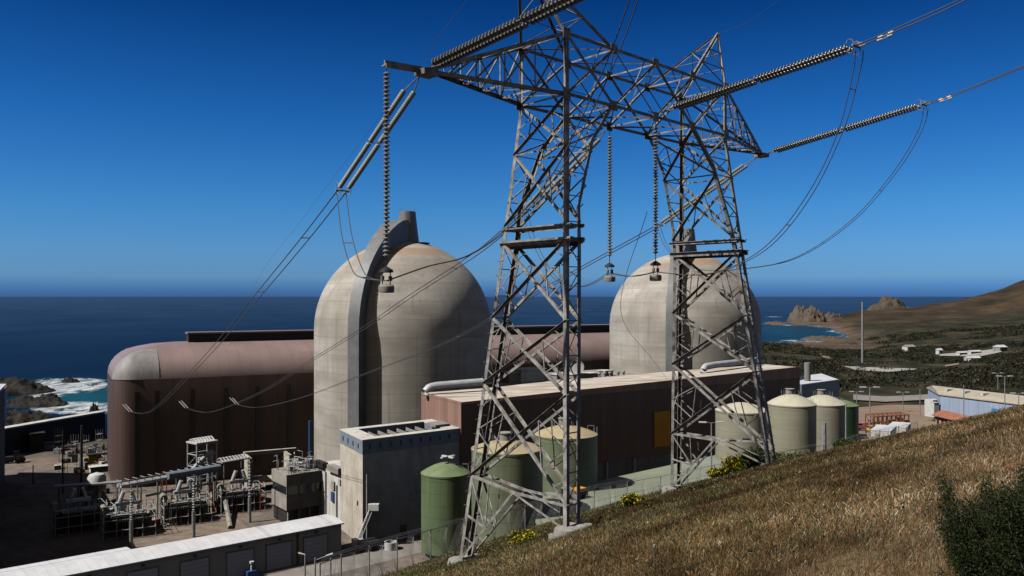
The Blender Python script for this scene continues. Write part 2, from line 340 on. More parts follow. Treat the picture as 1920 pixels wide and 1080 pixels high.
def H(X, Y):
    X = np.atleast_1d(np.asarray(X, float)); Y = np.atleast_1d(np.asarray(Y, float))
    e = (Y-np.interp(X, FX, FY))*.55
    hz = hillz(X, Y)+.12*(fbm(X*.35, Y*.35)-.5)+.5*(fbm(X*.07+5, Y*.07)-.5)*np.clip(Y/40, 0, 1)
    drop = np.maximum(0, e-1.5)
    hz = hz-.42*drop-.01*np.minimum(drop, 30)**2
    Yp = np.maximum(Y, 1.0); px = 960+F*X/Yp
    plat = 5*sstep(-9, -3, X)*sstep(120, 135, Y+X*.2)
    plat = np.where(X > 20, 5+5*sstep(62, 80, X), plat)
    edge = np.interp(px, [0, 195, 600, 1100, 1400], [300, 320, 400, 440, 460])
    left = np.where(Y > edge, plat-(Y-edge)*.9, plat); left = np.maximum(left, -46)
    c = np.zeros_like(X); far = (Y > 230) & (px > 1300) & (px < 2400)
    if far.any(): c[far] = np.clip(tps(px[far], Yp[far]), -46, 175)
    k = sstep(1380, 1425, px)*sstep(250, 320, Y)
    amp = np.clip((Y-300)/1200, 0, 1)*5
    land = c+amp*(fbm(X*.012, Y*.012, 5)-.5)*2+np.clip((Y-1500)/800, 0, 1)*26*(fbm(X*.006+3, Y*.006, 6)-.5)
    base = left*(1-k)+land*k
    base = np.where((px > 2400) & (Y > 250), 10.0, base)
    return np.where(Y < 250, np.maximum(base, np.where(e > 90, -99, hz)), base)
def h1(x, y): return float(H([x], [y])[0])
def RC(px, py, dmin=2.0, dmax=5000.0):      # where the sight line meets the ground
    D = np.geomspace(dmin, dmax, 3000); X = (px-960)/F*D; z = CZ-(py-555)/F*D
    d = z-H(X, D); i = np.argmax(d < 0)
    if d[i] >= 0: i = len(D)-1
    return Vector((X[i], D[i], float(H([X[i]], [D[i]])[0])))

# ---------------------------------------------------------------- ground sheet
def ground():
    A = np.concatenate([np.tan(np.radians(np.linspace(-62, 62, 560)))])
    Dp = np.concatenate([np.geomspace(10, 150, 330), np.linspace(151.5, 330, 120), np.geomspace(334, 5200, 330)])
    aa, dd = np.meshgrid(A, Dp); X = aa*dd; Y = dd-20
    Z = H(X.ravel(), Y.ravel()).reshape(X.shape)
    v = np.stack([X, Y, Z], 2).reshape(-1, 3); nR, nC = X.shape
    i = np.arange((nR-1)*nC).reshape(nR-1, nC)[:, :-1].ravel(); f = np.stack([i, i+1, i+nC+1, i+nC], 1)
    Xf = X.ravel(); Yf = Y.ravel(); e = (Yf-np.interp(Xf, FX, FY))*.55
    hill = ((Yf < 250)*(1-sstep(0, 6, np.where(Z.ravel() < 10.3, 6, e-26))))*(Z.ravel() > .3)
    far = sstep(255, 330, Yf)
    cols = np.stack([hill, far, sstep(1600, 2300, Yf), np.ones_like(hill)], 1)
    m = bpy.data.materials.new('ground'); m.use_nodes = True; n = m.node_tree.nodes; l = m.node_tree.links; M['ground'] = m
    b = n['Principled BSDF']; b.inputs['Roughness'].default_value = .95; b.inputs['Specular IOR Level'].default_value = .1
    tc = n.new('ShaderNodeTexCoord'); va = n.new('ShaderNodeVertexColor'); va.layer_name = 'Col'; sp = n.new('ShaderNodeSeparateColor'); l.new(va.outputs[0], sp.inputs[0])
    def noise(s, det=6, st=(1, 1, 1)):
        mp = n.new('ShaderNodeMapping'); mp.inputs['Scale'].default_value = st; l.new(tc.outputs['Object'], mp.inputs[0])
        no = n.new('ShaderNodeTexNoise'); no.inputs['Scale'].default_value = s; no.inputs['Detail'].default_value = det; no.inputs['Roughness'].default_value = .65; l.new(mp.outputs[0], no.inputs[0]); return no.outputs[0]
    def rmp(s, *st):
        r = n.new('ShaderNodeValToRGB'); e_ = r.color_ramp.elements
        for j, (p_, c_) in enumerate(st):
            x = e_[j] if j < 2 else e_.new(p_)
            x.position = p_; x.color = tuple(c_)+(1,)
        l.new(s, r.inputs[0]); return r.outputs[0]
    def mix(f_, a, c):
        x = n.new('ShaderNodeMixRGB')
        for k_, v_ in ((0, f_), (1, a), (2, c)):
            if isinstance(v_, bpy.types.NodeSocket): l.new(v_, x.inputs[k_])
            else: x.inputs[k_].default_value = v_ if k_ == 0 else tuple(v_)+(1,)
        return x.outputs[0]
    hillc = mix(rmp(noise(.16), (.4, (0, 0, 0)), (.6, (1, 1, 1))), rmp(noise(3.0), (.35, (.15, .08, .04)), (.65, (.30, .17, .08))), rmp(noise(4.0), (.35, (.10, .075, .035)), (.65, (.22, .15, .08))))
    yard = mix(rmp(noise(.05), (.45, (0, 0, 0)), (.6, (1, 1, 1))), rmp(noise(.4), (.35, (.30, .24, .19)), (.65, (.20, .155, .125))), rmp(noise(.25), (.35, (.12, .11, .10)), (.65, (.19, .17, .15))))
    scr = rmp(noise(.035, 9, (1, .55, 1)), (.36, (.018, .021, .013)), (.50, (.034, .036, .021)), (.60, (.072, .058, .034)), (.70, (.14, .09, .052)))
    brn = rmp(noise(.013, 10, (1, .4, 1)), (.36, (.026, .027, .017)), (.50, (.058, .042, .026)), (.66, (.105, .07, .043)))
    cliff = rmp(noise(.02, 8), (.35, (.07, .05, .034)), (.65, (.20, .14, .10)))
    far_ = mix(sp.outputs[2], scr, brn)
    gn = n.new('ShaderNodeNewGeometry'); sn = n.new('ShaderNodeSeparateXYZ'); l.new(gn.outputs['Normal'], sn.inputs[0])
    pz = n.new('ShaderNodeSeparateXYZ'); l.new(tc.outputs['Object'], pz.inputs[0])
    low = n.new('ShaderNodeMapRange'); low.inputs[1].default_value = -24; low.inputs[2].default_value = -15; low.inputs[3].default_value = 1; low.inputs[4].default_value = 0; l.new(pz.outputs['Z'], low.inputs[0])
    far_ = mix(low.outputs[0], far_, cliff)
    c_ = mix(sp.outputs[1], mix(sp.outputs[0], yard, hillc), far_)
    l.new(c_, b.inputs['Base Color'])
    bm = n.new('ShaderNodeBump'); bm.inputs['Strength'].default_value = .5; bm.inputs['Distance'].default_value = .3
    l.new(noise(1.2, 8), bm.inputs['Height']); l.new(bm.outputs[0], b.inputs['Normal'])
    o = raw_mesh('ground', v, f, 'ground', cols, True); tag(o, None, kind='structure')
ground()

# ---------------------------------------------------------------- sea
def sea():
    m = bpy.data.materials.new('sea'); m.use_nodes = True; n = m.node_tree.nodes; l = m.node_tree.links; M['sea'] = m
    b = n['Principled BSDF']; b.inputs['Roughness'].default_value = .28; b.inputs['IOR'].default_value = 1.33; b.inputs['Specular IOR Level'].default_value = .12
    tc = n.new('ShaderNodeTexCoord')
    def noise(st, det=6, r=.6, dist=0):
        mp = n.new('ShaderNodeMapping'); mp.inputs['Scale'].default_value = st; l.new(tc.outputs['Object'], mp.inputs[0])
        no = n.new('ShaderNodeTexNoise'); no.inputs['Scale'].default_value = 1; no.inputs['Detail'].default_value = det; no.inputs['Roughness'].default_value = r; no.inputs['Distortion'].default_value = dist; l.new(mp.outputs[0], no.inputs[0]); return no.outputs[0]
    def rmp(s, a, ca, b_, cb):
        r = n.new('ShaderNodeValToRGB'); r.color_ramp.elements[0].position = a; r.color_ramp.elements[0].color = tuple(ca)+(1,)
        r.color_ramp.elements[1].position = b_; r.color_ramp.elements[1].color = tuple(cb)+(1,); l.new(s, r.inputs[0]); return r.outputs[0]
    def mix(f_, a, c):
        x = n.new('ShaderNodeMixRGB')
        for k_, v_ in ((0, f_), (1, a), (2, c)):
            if isinstance(v_, bpy.types.NodeSocket): l.new(v_, x.inputs[k_])
            else: x.inputs[k_].default_value = v_ if k_ == 0 else tuple(v_)+(1,)
        return x.outputs[0]
    def mth(op, a, v=None):
        x = n.new('ShaderNodeMath'); x.operation = op; x.use_clamp = True
        for k_, q in ((0, a), (1, v)):
            if q is None: continue
            if isinstance(q, bpy.types.NodeSocket): l.new(q, x.inputs[k_])
            else: x.inputs[k_].default_value = q
        return x.outputs[0]
    va = n.new('ShaderNodeVertexColor'); va.layer_name = 'Col'; sp = n.new('ShaderNodeSeparateColor'); l.new(va.outputs[0], sp.inputs[0])
    deep = rmp(noise((.010, .0022, 1), 8, .7), .35, (.0010, .008, .030), .7, (.0016, .013, .042))
    base = mix(sp.outputs[1], deep, (.012, .085, .125))
    fo = noise((.06, .026, 1), 10, .74, 1.6)
    foam = mth('GREATER_THAN', fo, 2.0)
    sub = n.new('ShaderNodeMath'); sub.operation = 'ADD'; l.new(fo, sub.inputs[0]); l.new(sp.outputs[0], sub.inputs[1])
    fm = n.new('ShaderNodeMapRange'); fm.inputs[1].default_value = 1.0; fm.inputs[2].default_value = 1.24; l.new(sub.outputs[0], fm.inputs[0])
    caps = n.new('ShaderNodeMapRange'); caps.inputs[1].default_value = .77; caps.inputs[2].default_value = .80; l.new(noise((.03, .012, 1), 4, .5), caps.inputs[0])
    cf = mth('MULTIPLY', caps.outputs[0], .5)
    tot = mth('MAXIMUM', fm.outputs[0], cf)
    l.new(mix(tot, base, (.80, .84, .86)), b.inputs['Base Color'])
    rr = n.new('ShaderNodeMapRange'); rr.inputs[3].default_value = .28; rr.inputs[4].default_value = .9; l.new(tot, rr.inputs[0]); l.new(rr.outputs[0], b.inputs['Roughness'])
    bm = n.new('ShaderNodeBump'); bm.inputs['Strength'].default_value = .4; bm.inputs['Distance'].default_value = 1.0
    l.new(noise((.09, .05, 1), 7), bm.inputs['Height'])
    df = n.new('ShaderNodeBsdfDiffuse'); l.new(mix(tot, base, (.82, .86, .88)), df.inputs[0]); l.new(bm.outputs[0], df.inputs[2])
    gl = n.new('ShaderNodeBsdfGlossy'); gl.inputs['Roughness'].default_value = .22; l.new(bm.outputs[0], gl.inputs['Normal'])
    fr = n.new('ShaderNodeFresnel'); fr.inputs[0].default_value = 1.33
    pw = n.new('ShaderNodeMath'); pw.operation = 'POWER'; pw.inputs[1].default_value = 3.0; l.new(fr.outputs[0], pw.inputs[0])
    wv = n.new('ShaderNodeMapRange'); wv.inputs[1].default_value = .3; wv.inputs[2].default_value = .7; wv.inputs[3].default_value = .30; wv.inputs[4].default_value = .46; l.new(noise((.0035, .0016, 1), 6), wv.inputs[0])
    ml = n.new('ShaderNodeMath'); ml.operation = 'MULTIPLY'; l.new(pw.outputs[0], ml.inputs[0]); l.new(wv.outputs[0], ml.inputs[1])
    nf = n.new('ShaderNodeMath'); nf.operation = 'SUBTRACT'; nf.inputs[0].default_value = 1; l.new(tot, nf.inputs[1])
    m2 = n.new('ShaderNodeMath'); m2.operation = 'MULTIPLY'; l.new(ml.outputs[0], m2.inputs[0]); l.new(nf.outputs[0], m2.inputs[1])
    ms = n.new('ShaderNodeMixShader'); l.new(m2.outputs[0], ms.inputs[0]); l.new(df.outputs[0], ms.inputs[1]); l.new(gl.outputs[0], ms.inputs[2]); l.new(ms.outputs[0], n['Material Output'].inputs[0])
    A = np.tan(np.radians(np.linspace(-70, 70, 420))); Dp = np.concatenate([np.geomspace(200, 3500, 420), np.geomspace(3600, 90000, 40)])
    aa, dd = np.meshgrid(A, Dp); X = aa*dd; Y = dd+0*aa
    px = 960+F*X/Y; py = 555+F*(CZ-SEA)/Y
    g = H(X.ravel(), Y.ravel()).reshape(X.shape)
    near = sstep(-38, -27, g)*(px > 1380)*(Y < 4500)
    foam = near*.52
    def blob(cx, cy, sx, sy, a): return a*np.exp(-((px-cx)/sx)**2-((py-cy)/sy)**2)
    foam = np.maximum(foam, np.clip(blob(135, 722, 90, 17, .95)+blob(150, 765, 100, 14, .95)+blob(75, 742, 45, 22, .5), 0, .60))
    for cx, cy, sx, sy, a in ((1478, 577, 16, 1.2, .66), (1450, 594, 30, 1.3, .62), (1480, 638, 30, 2.4, .62), (1560, 621, 20, 2.5, .64), (1750, 572, 22, 1.6, .66), (1700, 576, 18, 1.5, .62), (1480, 610, 40, 2, .55), (170, 676, 14, 1.2, .5), (75, 680, 12, 1.4, .52), (38, 684, 8, 1.4, .5), (182, 585, 5, 1, .6)):
        foam = np.maximum(foam, blob(cx, cy, sx, sy, a))
    teal = np.clip(blob(150, 745, 110, 26, .95)+near*.35+blob(1480, 622, 90, 18, .45), 0, 1)
    cols = np.stack([foam, teal, foam*0, foam*0+1], 2).reshape(-1, 4)
    v = np.stack([X, Y, X*0+SEA], 2).reshape(-1, 3); nR, nC = X.shape
    i = np.arange((nR-1)*nC).reshape(nR-1, nC)[:, :-1].ravel(); f = np.stack([i, i+1, i+nC+1, i+nC], 1)
    o = raw_mesh('sea', v, f, 'sea', cols, True); tag(o, None, kind='structure')
sea()

# ---------------------------------------------------------------- reactor domes
def reactor(label):
    r = thing('reactor_dome', label, 'reactor dome', (0, 0, 0), 'concrete reactor containment domes')
    RR, ZS = 24.1, 43.0
    prof = [(RR, 0), (RR, 10), (RR, 20), (RR, 30), (RR, ZS)]+[(RR*math.cos(R_(t)), ZS+RR*math.sin(R_(t))) for t in range(4, 89, 4)]+[(.2, ZS+RR)]
    MB().lathe(prof, (0, 0, 0), 96).build('shell', 'dome', r)
    # buttress: a box swept up the wall and over the dome to the vent stack
    ang = R_(-90-19.4); rad = Vector((math.cos(ang), math.sin(ang), 0)); tan = Vector((-math.sin(ang), math.cos(ang), 0))
    path = [(RR, z, 3.4, 1.55, 0) for z in (0, 15, 30, ZS)]
    for t in range(8, 88, 6):
        k = max(0, (t-40)/40); path.append((RR*math.cos(R_(t)), ZS+RR*math.sin(R_(t)), 3.4+2.3*min(k, 1)**1.6, 1.55+.9*k, t))
    vs = []
    for r0, z0, th, hw, t in path:
        nrm = rad*math.cos(R_(t))+Vector((0, 0, math.sin(R_(t))))
        c = rad*r0+Vector((0, 0, z0))
        for a, b in ((-hw, -1), (hw, -1), (hw, th), (-hw, th)): vs.append(c+tan*a+nrm*b)
    n = len(path); fs = [(i*4+k, i*4+(k+1) % 4, (i+1)*4+(k+1) % 4, (i+1)*4+k) for i in range(n-1) for k in range(4)]+[(3, 2, 1, 0), (4*n-4, 4*n-3, 4*n-2, 4*n-1)]
    MB().add(vs, fs).build('buttress', 'buttress', r, 50)
    m = MB()
    for i in range(34):      # access ladder beside the buttress
        t = i*2.6; rr_ = RR*math.cos(R_(t))+.25; zz = ZS+RR*math.sin(R_(t)) ; a2 = ang+R_(9)
        if t < 84: m.tube([(rr_*math.cos(a2-.012), rr_*math.sin(a2-.012), zz+.2), (rr_*math.cos(a2+.012), rr_*math.sin(a2+.012), zz+.2)], .06, 4)
    m.build('ladder', 'galvanised_far', r)
    MB().lathe([(2.9, 0), (2.9, .35), (2.7, .35)], (4.4, -2.0, 66.2), 20).build('service_platform', 'dark_metal', r)
    s = MB().lathe([(3.4, 64.5), (3.2, 67), (2.7, 71), (2.25, 75.2), (2.0, 75.2), (2.0, 73)], (1.0, 0, 0), 28).build('vent_stack', 'buttress', r)
    m = MB()
    for k in range(10):
        a = 2*math.pi*k/10; m.tube([(1+2.2*math.cos(a), 2.2*math.sin(a), 75), (1+2.2*math.cos(a), 2.2*math.sin(a), 76.2)], .04, 4)
    m.build('railing', 'galvanised_far', s)
    return r
d1 = reactor('striped concrete reactor dome with grey buttress and vent stack, left of the pylon'); d1.location = (-29.8, 235, 0)
d2 = dup(d1, (56.9, 282, 0), scale=(1.017, 1.017, .985), label='farther concrete reactor dome seen through the right leg of the pylon')

# ---------------------------------------------------------------- turbine hall
def turbine_hall():
    O = Vector((-106.9, 228.7, 0)); u = Vector((.883, .469, 0)); v = Vector((-.469, .883, 0)); L, W = 192, 36
    t = thing('turbine_hall', 'long brown turbine hall with rounded eaves in front of the sea', 'building', O)
    prof = [(0, 0), (0, 10), (0, 20), (0, 29.2), (.25, 30.8), (.9, 32.4), (2.0, 33.9), (3.4, 35.1), (5.2, 36.1), (8, 37.0), (12, 37.9), (17.6, 38.5)]
    def ring(d, z, Rc=5.5, n=7):
        r = max(Rc-d, .05); pts = []
        for cx, cy, a0 in ((L-d, d, -90), (L-d, W-d, 0), (d, W-d, 90), (d, d, 180)):
            sx = -1 if cx > L/2 else 1; sy = 1 if cy < W/2 else -1
            ox, oy = cx+sx*r, cy+sy*r
            for k in range(n):
                a = R_(a0+90*k/(n-1)); x, y = ox+r*math.cos(a), oy+r*math.sin(a); pts.append(O+u*x+v*y+Vector((0, 0, z)))
        return pts
    m = MB(); vs = []; N = 28
    for d, z in prof: vs += ring(d, z)
    fs = []; mi = []
    for i in range(len(prof)-1):
        for k in range(N): fs.append((i*N+k, i*N+(k+1) % N, (i+1)*N+(k+1) % N, (i+1)*N+k)); mi.append(0 if i < 3 else 1)
    fs.append(tuple(range((len(prof)-1)*N, len(prof)*N))); mi.append(1)
    m.add(vs, fs); m.mi = mi
    m.build('shell', ['brown_wall', 'brown_roof'], t, 60)
    # pale cap on the rounded near corner
    vs = []; n = 7
    for d, z in prof[3:10]:
        r = max(5.5-d, .05)
        for k in range(n+3):
            if k < n: a = R_(180+90*k/(n-1)); x, y = d+r+(r+.12)*math.cos(a), d+r+(r+.12)*math.sin(a)
            else: x, y = 5.5+(k-n+1)*2.0, d-.12
            if k >= n: x = max(x, d+r)
            vs.append(O+u*x+v*y+Vector((0, 0, z+.12)))
    w_ = n+3; fs = [(i*w_+k, i*w_+k+1, (i+1)*w_+k+1, (i+1)*w_+k) for i in range(6) for k in range(w_-1)]
    MB().add(vs, fs).build('corner_cap', 'pale_metal', t, 60)
    c = O+u*(21+82)+v*18
    rm = MB().box((c.x, c.y, 38.3), (164, 5, 2.4), ux=(u.x, u.y)).build('ridge_vent', 'dark_building', t)
    MB().box((c.x, c.y, 40.7), (164.6, 5.8, .5), ux=(u.x, u.y)).build('vent_cap', 'brown_roof', rm)
    for px in (224, 295, 361, 424, 483, 542):
        k = (px-960)/F; s = (k*O.y-O.x)/(u.x-k*u.y)
        p = O+u*max(s, 5.9)-v*.05
        m = MB().box((p.x, p.y, 3), (1.1, .5, 23), ux=(u.x, u.y)); m.build('louvre_slot', 'black_slot', t)
    for px in (1127,):
        k = (px-960)/F; s = (k*O.y-O.x)/(u.x-k*u.y); p = O+u*s-v*.05
        MB().box((p.x, p.y, 14), (1.0, .5, 11), ux=(u.x, u.y)).build('louvre_slot', 'black_slot', t)
    p = O+u*63-v*.05
    MB().box((p.x, p.y, 17.5), (3.4, .5, 2.4), ux=(u.x, u.y)).build('louvre_panel', 'black_slot', t)
    p = O+u*80-v*2
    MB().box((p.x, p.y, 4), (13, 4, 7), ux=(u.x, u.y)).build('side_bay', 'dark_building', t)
turbine_hall()
TO = Vector((-106.9, 228.7, 0)); TU = Vector((.883, .469, 0))
def on_hall(px, z):
    k = (px-960)/F; s = (k*TO.y-TO.x)/(TU.x-k*TU.y); p = TO+TU*s; return Vector((p.x+.3, p.y-.5, z))

# ---------------------------------------------------------------- long brown building with gravel roof
AF = Vector((-11.4, 192, 0)); AU = Vector((.840, .543, 0)); AV = Vector((-.485, .875, 0))
def xy(v): return (v.x, v.y)
def long_building():
    t = thing('fuel_building', 'long brown metal-clad building with pale mottled roof behind the pylon', 'building', AF)
    Lg = 116.0
    B = AF+Vector((-11.6, 20.9, 0)); C = AF+AU*Lg+Vector((-8, 13, 0)); up_ = 2.8; D = AF+AU*Lg
    m = MB(); m.prism([xy(AF), xy(D), xy(C), xy(B)], 10.2, 27.8, [27.8, 27.8+up_, 27.8+up_, 27.8]); m.build('cladding', 'brown_wall', t)
    m = MB(); o = .12*AV; m.prism([xy(AF+o), xy(D+o), xy(C-o), xy(B-o)], 0, 10.2); m.build('base_wall', 'concrete', t)
    m = MB(); q = AV*.4+AU*.4; q2 = AV*.4-AU*.4
    m.prism([xy(AF+q), xy(D+q2), xy(C-AV*.4-AU*.4), xy(B-AV*.4+AU*.4)], 27.0, 27.95, [27.95, 27.95+up_, 27.95+up_, 27.95]); m.build('roof', 'gravel_roof', t)
    m = MB(); n = (B-AF); e = n.cross(Vector((0, 0, 1))).normalized()*-.06
    if e.x > 0: e = -e
    m.prism([xy(AF+e), xy(B+e), xy(B+e*.2), xy(AF+e*.2)], 10.6, 27.8); m.build('end_cladding', 'brown_light', t)
    for a, b in ((AF, D), (AF, B)):
        m = MB(); d = (b-a).normalized(); nn = Vector((d.y, -d.x, 0))*.12
        if a is AF and b is B: nn = -nn
        m.prism([xy(a+nn), xy(b+nn), xy(b-nn*2), xy(a-nn*2)], 27.6, 28.1, [28.1, 28.1+(up_ if b is D else 0), 28.1+(up_ if b is D else 0), 28.1]); m.build('coping', 'brown_light', t)
    s = 60.6; p = AF+AU*s
    MB().box((p.x, p.y-.1, 12.4), (5.4, .5, 9.2), ux=(AU.x, AU.y)).build('shutter', 'orange_panel', t)
    s = 67; p = AF+AU*s
    MB().box((p.x, p.y-.15, 5), (3.6, .5, 5.0), ux=(AU.x, AU.y)).build('low_door', 'rust_roof', t)
    for s in (33, 42, 51, 80, 94):
        p = AF+AU*s; MB().box((p.x, p.y-.25, 4), (.5, .5, 6.3), ux=(AU.x, AU.y)).build('pilaster', 'galvanised_far', t)
    # curved duct resting on the roof
    for name, lab, a, b, dz in (('roof_duct', 'fat grey duct bending down onto the brown roof beside the near dome', P(797, 735, 208), P(905, 718, 213), 2.2), ('roof_duct', 'fat grey duct lying on the roof in front of the farther dome', P(1318, 693, 244), P(1420, 676, 262), 1.4)):
        z0 = 28.0 if dz > 2 else 30.0; d = b-a; n = 8
        pts = [Vector((a.x, a.y, z0))]+[Vector((a.x, a.y, z0))+Vector((d.x, d.y, 0)).normalized()*(1.8*(1-math.cos(R_(t)))) + Vector((0, 0, 1.8*math.sin(R_(t)))) for t in (30, 60, 80)]
        pts += [Vector((a.x+d.x*k, a.y+d.y*k, z0+1.9+dz*.3*k)) for k in (.2, .5, .8, 1)]
        tag(MB().tube(pts, .95, 14).build(name, 'bus_duct', None, 60), lab, 'duct', 'ducts on the roof')
    # lower roofs between the domes
    B1 = B+AU*22; m = MB(); m.prism([xy(B1+AV*.1), xy(B1+AU*54+AV*.1), xy(B1+AU*54+AV*24), xy(B1+AV*24)], 0, 28.4)
    t2 = thing('auxiliary_building', 'low flat-roofed block between the two domes behind the brown building', 'building', B1)
    m.build('walls', 'concrete', t2)
    for k, (s, w_, dpt, h, mt) in enumerate(((9, 5, 4, 2.6, 'concrete'), (14, 8, 6, 3.2, 'concrete_white'), (25, 4, 3, 1.2, 'pale_metal'), (33, 9, 4, 1.0, 'pale_metal'), (42, 3, 3, 1.4, 'concrete'))):
        p = B1+AU*s+AV*6; tg = MB().box((p.x, p.y, 28.4), (w_, dpt, h), ux=(AU.x, AU.y)).build('roof_unit', mt, t2)
        MB().box((p.x, p.y, 28.4+h), (w_+.5, dpt+.5, .25), ux=(AU.x, AU.y)).build('cap', 'concrete_white', tg)
    p = B1+AU*31+AV*5; m = MB(); m.tube([(p.x, p.y, 28.4), (p.x, p.y, 30)], .25, 6); m.lathe([(.1, 0), (1.2, .15), (1.9, .5), (2.2, 1.1), (2.1, 1.1), (1.8, .6), (.1, .3)], (p.x, p.y, 31), 20, (-.4, -.8, .35)); m.build('dish', 'pale_metal', t2)
    for s in (36, 38, 40, 43, 45): 
        p = B1+AU*s+AV*1.2; MB().lathe([(.35, 0), (.35, 1.1), (.6, 1.2), (.5, 1.6), (.05, 1.7)], (p.x, p.y, 28.4), 10).build('roof_vent', 'galvanised_far', t2)
long_building()
def slate_block():
    a = XY(1503, 262); b = XY(1574, 278); c = XY(1541, 300); d = XY(1478, 284)
    z = CZ-(712-555)/F*278
    t = thing('slate_building', 'slate blue flat-roofed block at the far end of the brown building', 'building', (a[0], a[1], 0))
    MB().prism([a, b, c, d], 0, z).build('walls', 'slate_band', t)
    s = lambda p, k=.97: ((p[0]-a[0]-3)*k+a[0]+3, (p[1]-a[1]-10)*k+a[1]+10)
    MB().prism([s(a), s(b), s(c), s(d)], z, z+.12).build('roof', 'white_roof', t)
    p = P(1514, 690, 273); MB().tube([(p.x, p.y, z), (p.x, p.y, z+6.0)], 1.0, 12).build('vent_pipe', 'pale_metal', t)
slate_block()

# ---------------------------------------------------------------- concrete block with open top, annex, switch house
def concrete_block():
    FL = G(680, 825, 22.2); FR = G(862, 803, 22.2); BL = G(638, 805, 22.2)
    for p in (FL, FR, BL): p.z = 0
    BR = FR+(BL-FL)
    t = thing('concrete_block', 'square concrete block with open roof pit and slate blue top band', 'building', FL)
    e1 = (FR-FL).normalized(); e2 = (BL-FL).normalized(); L1 = (FR-FL).length; L2 = (BL-FL).length
    MB().prism([xy(FL), xy(FR), xy(BR), xy(BL)], 0, 19.2).build('walls', 'concrete_warm', t)
    m = MB()
    def q(a, b): return xy(FL+e1*a+e2*b)
    g = .06; w1 = 2.2
    for x0, x1, y0, y1 in ((-g, L1+g, -g, w1), (-g, L1+g, L2-w1, L2+g), (-g, 3.6, w1, L2-w1), (L1-3.4, L1+g, w1, L2-w1)):
        m.prism([q(x0, y0), q(x1, y0), q(x1, y1), q(x0, y1)], 19.2, 22.05)
    m.build('parapet_band', 'slate_band', t)
    m = MB(); g = .12
    for x0, x1, y0, y1 in ((-g, L1+g, -g, w1+.1), (-g, L1+g, L2-w1-.1, L2+g), (-g, 3.7, w1+.1, L2-w1-.1), (L1-3.5, L1+g, w1+.1, L2-w1-.1)):
        m.prism([q(x0, y0), q(x1, y0), q(x1, y1), q(x0, y1)], 22.05, 22.25)
    m.build('coping', 'concrete_white', t)
    MB().prism([q(3.75, w1+.15), q(L1-3.55, w1+.15), q(L1-3.55, L2-w1-.15), q(3.75, L2-w1-.15)], 20.5, 20.7).build('grating', 'dark_building', t)
    for k in range(1, 7):
        x = 3.7+(L1-7.2)*k/7; MB().prism([q(x-.13, w1+.15), q(x+.13, w1+.15), q(x+.13, L2-w1-.15), q(x-.13, L2-w1-.15)], 20.7, 21.4).build('grating_beam', 'pale_metal', t)
    for k in range(9):
        x = 1.5+k*(L1-2)/9; MB().prism([q(x, -.2), q(x+.3, -.2), q(x+.3, -.02), q(x, -.02)], 20.2, 21.2).build('bracket', 'dark_metal', t)
    for k in range(4):
        y = 2.5+k*3.6; MB().prism([q(-.2, y), q(-.02, y), q(-.02, y+.3), q(-.2, y+.3)], 20.1, 21.1).build('bracket', 'dark_metal', t)
    MB().prism([q(9, -.15), q(10.6, -.15), q(10.6, 0.05), q(9, .05)], 0, 3).build('door', 'dark_metal', t)
    MB().prism([q(-.15, 3), q(.05, 3), q(.05, 3.5), q(-.15, 3.5)], 8, 8.9).build('junction_box', 'dark_metal', t)
    MB().prism([q(20, 4), q(24, 4), q(24, 9), q(20, 9)], 22.25, 22.8).build('hatch', 'pale_metal', t)
    m = MB(); c = FL+e1*1.0; m.tube([(c.x, c.y-.4, 1), (c.x, c.y-.4, 15)], .12, 5); m.build('downpipe', 'bus_duct', t)
    # annex
    A = G(655, 1000, 0); B = G(588, 966, 0); ev = Vector((7, 7.5, 0))
    t = thing('white_annex', 'weathered white concrete annex with rooftop walkway left of the concrete block', 'building', A)
    MB().prism([xy(A), xy(B), xy(B+ev*1.3), xy(A+ev*.9)], 0, 12.2).build('walls', 'concrete_white', t)
    d = (B-A).normalized(); nn = Vector((-ev.x, -ev.y, 0)).normalized()
    def on(s, o, w_, h, z, mt, nm, dep=.5):
        p = A+d*s+nn*o; MB().box((p.x, p.y, z), (w_, dep, h), ux=(d.x, d.y)).build(nm, mt, t)
    on(7, .0, 6, 1.4, 12.25, 'concrete', 'roof_walkway', 1.6); on(15, .0, 5, 1.2, 12.25, 'dark_metal', 'roof_platform', 1.4)
    on(8, .1, 1.6, 1.8, 8.2, 'concrete', 'wall_box'); on(8.2, .1, 1.4, 2.2, 5.4, 'blue_paint', 'blue_box'); on(12, .1, .3, 11, .5, 'galvanised_far', 'pipe'); on(6.1, .1, .25, 9, .5, 'galvanised_far', 'pipe')
    on(16.5, .1, .25, 10, .5, 'galvanised_far', 'pipe'); on(4.5, .1, 1.0, 1.2, 9.9, 'tan_roof', 'hatch')
    # switch house
    A = G(545, 985, 0); u = Vector((.77, .64, 0)); vv = Vector((-.6, .8, 0))
    t = thing('switch_house', 'grey two-storey switch house crowded with rooftop pipes left of the annex', 'building', A)
    def pr(x0, x1, y0, y1, z0, z1, mt, nm, par=None):
        f = lambda a, b: xy(A+u*a+vv*b)
        return MB().prism([f(x0, y0), f(x1, y0), f(x1, y1), f(x0, y1)], z0, z1).build(nm, mt, par or t)
    pr(-.5, 7.5, .8, 9, 0, 3.4, 'dark_building', 'undercroft')
    for k in range(4): pr(-.6+k*2.6, -.2+k*2.6, 0.1, .6, 0, 3.4, 'concrete', 'column')
    pr(-1, 8, 0, 9, 3.4, 6.8, 'concrete', 'lower_storey'); pr(-.8, 7.8, .2, 8.8, 6.8, 8.8, 'glass', 'window_band'); pr(-1, 8, 0, 9, 8.8, 11.5, 'concrete', 'upper_storey')
    for k in range(4): pr(-.95+k*2.9, -.55+k*2.9, .05, .2, 6.8, 8.8, 'concrete', 'mullion')
    r2 = random.Random(3); m = MB()
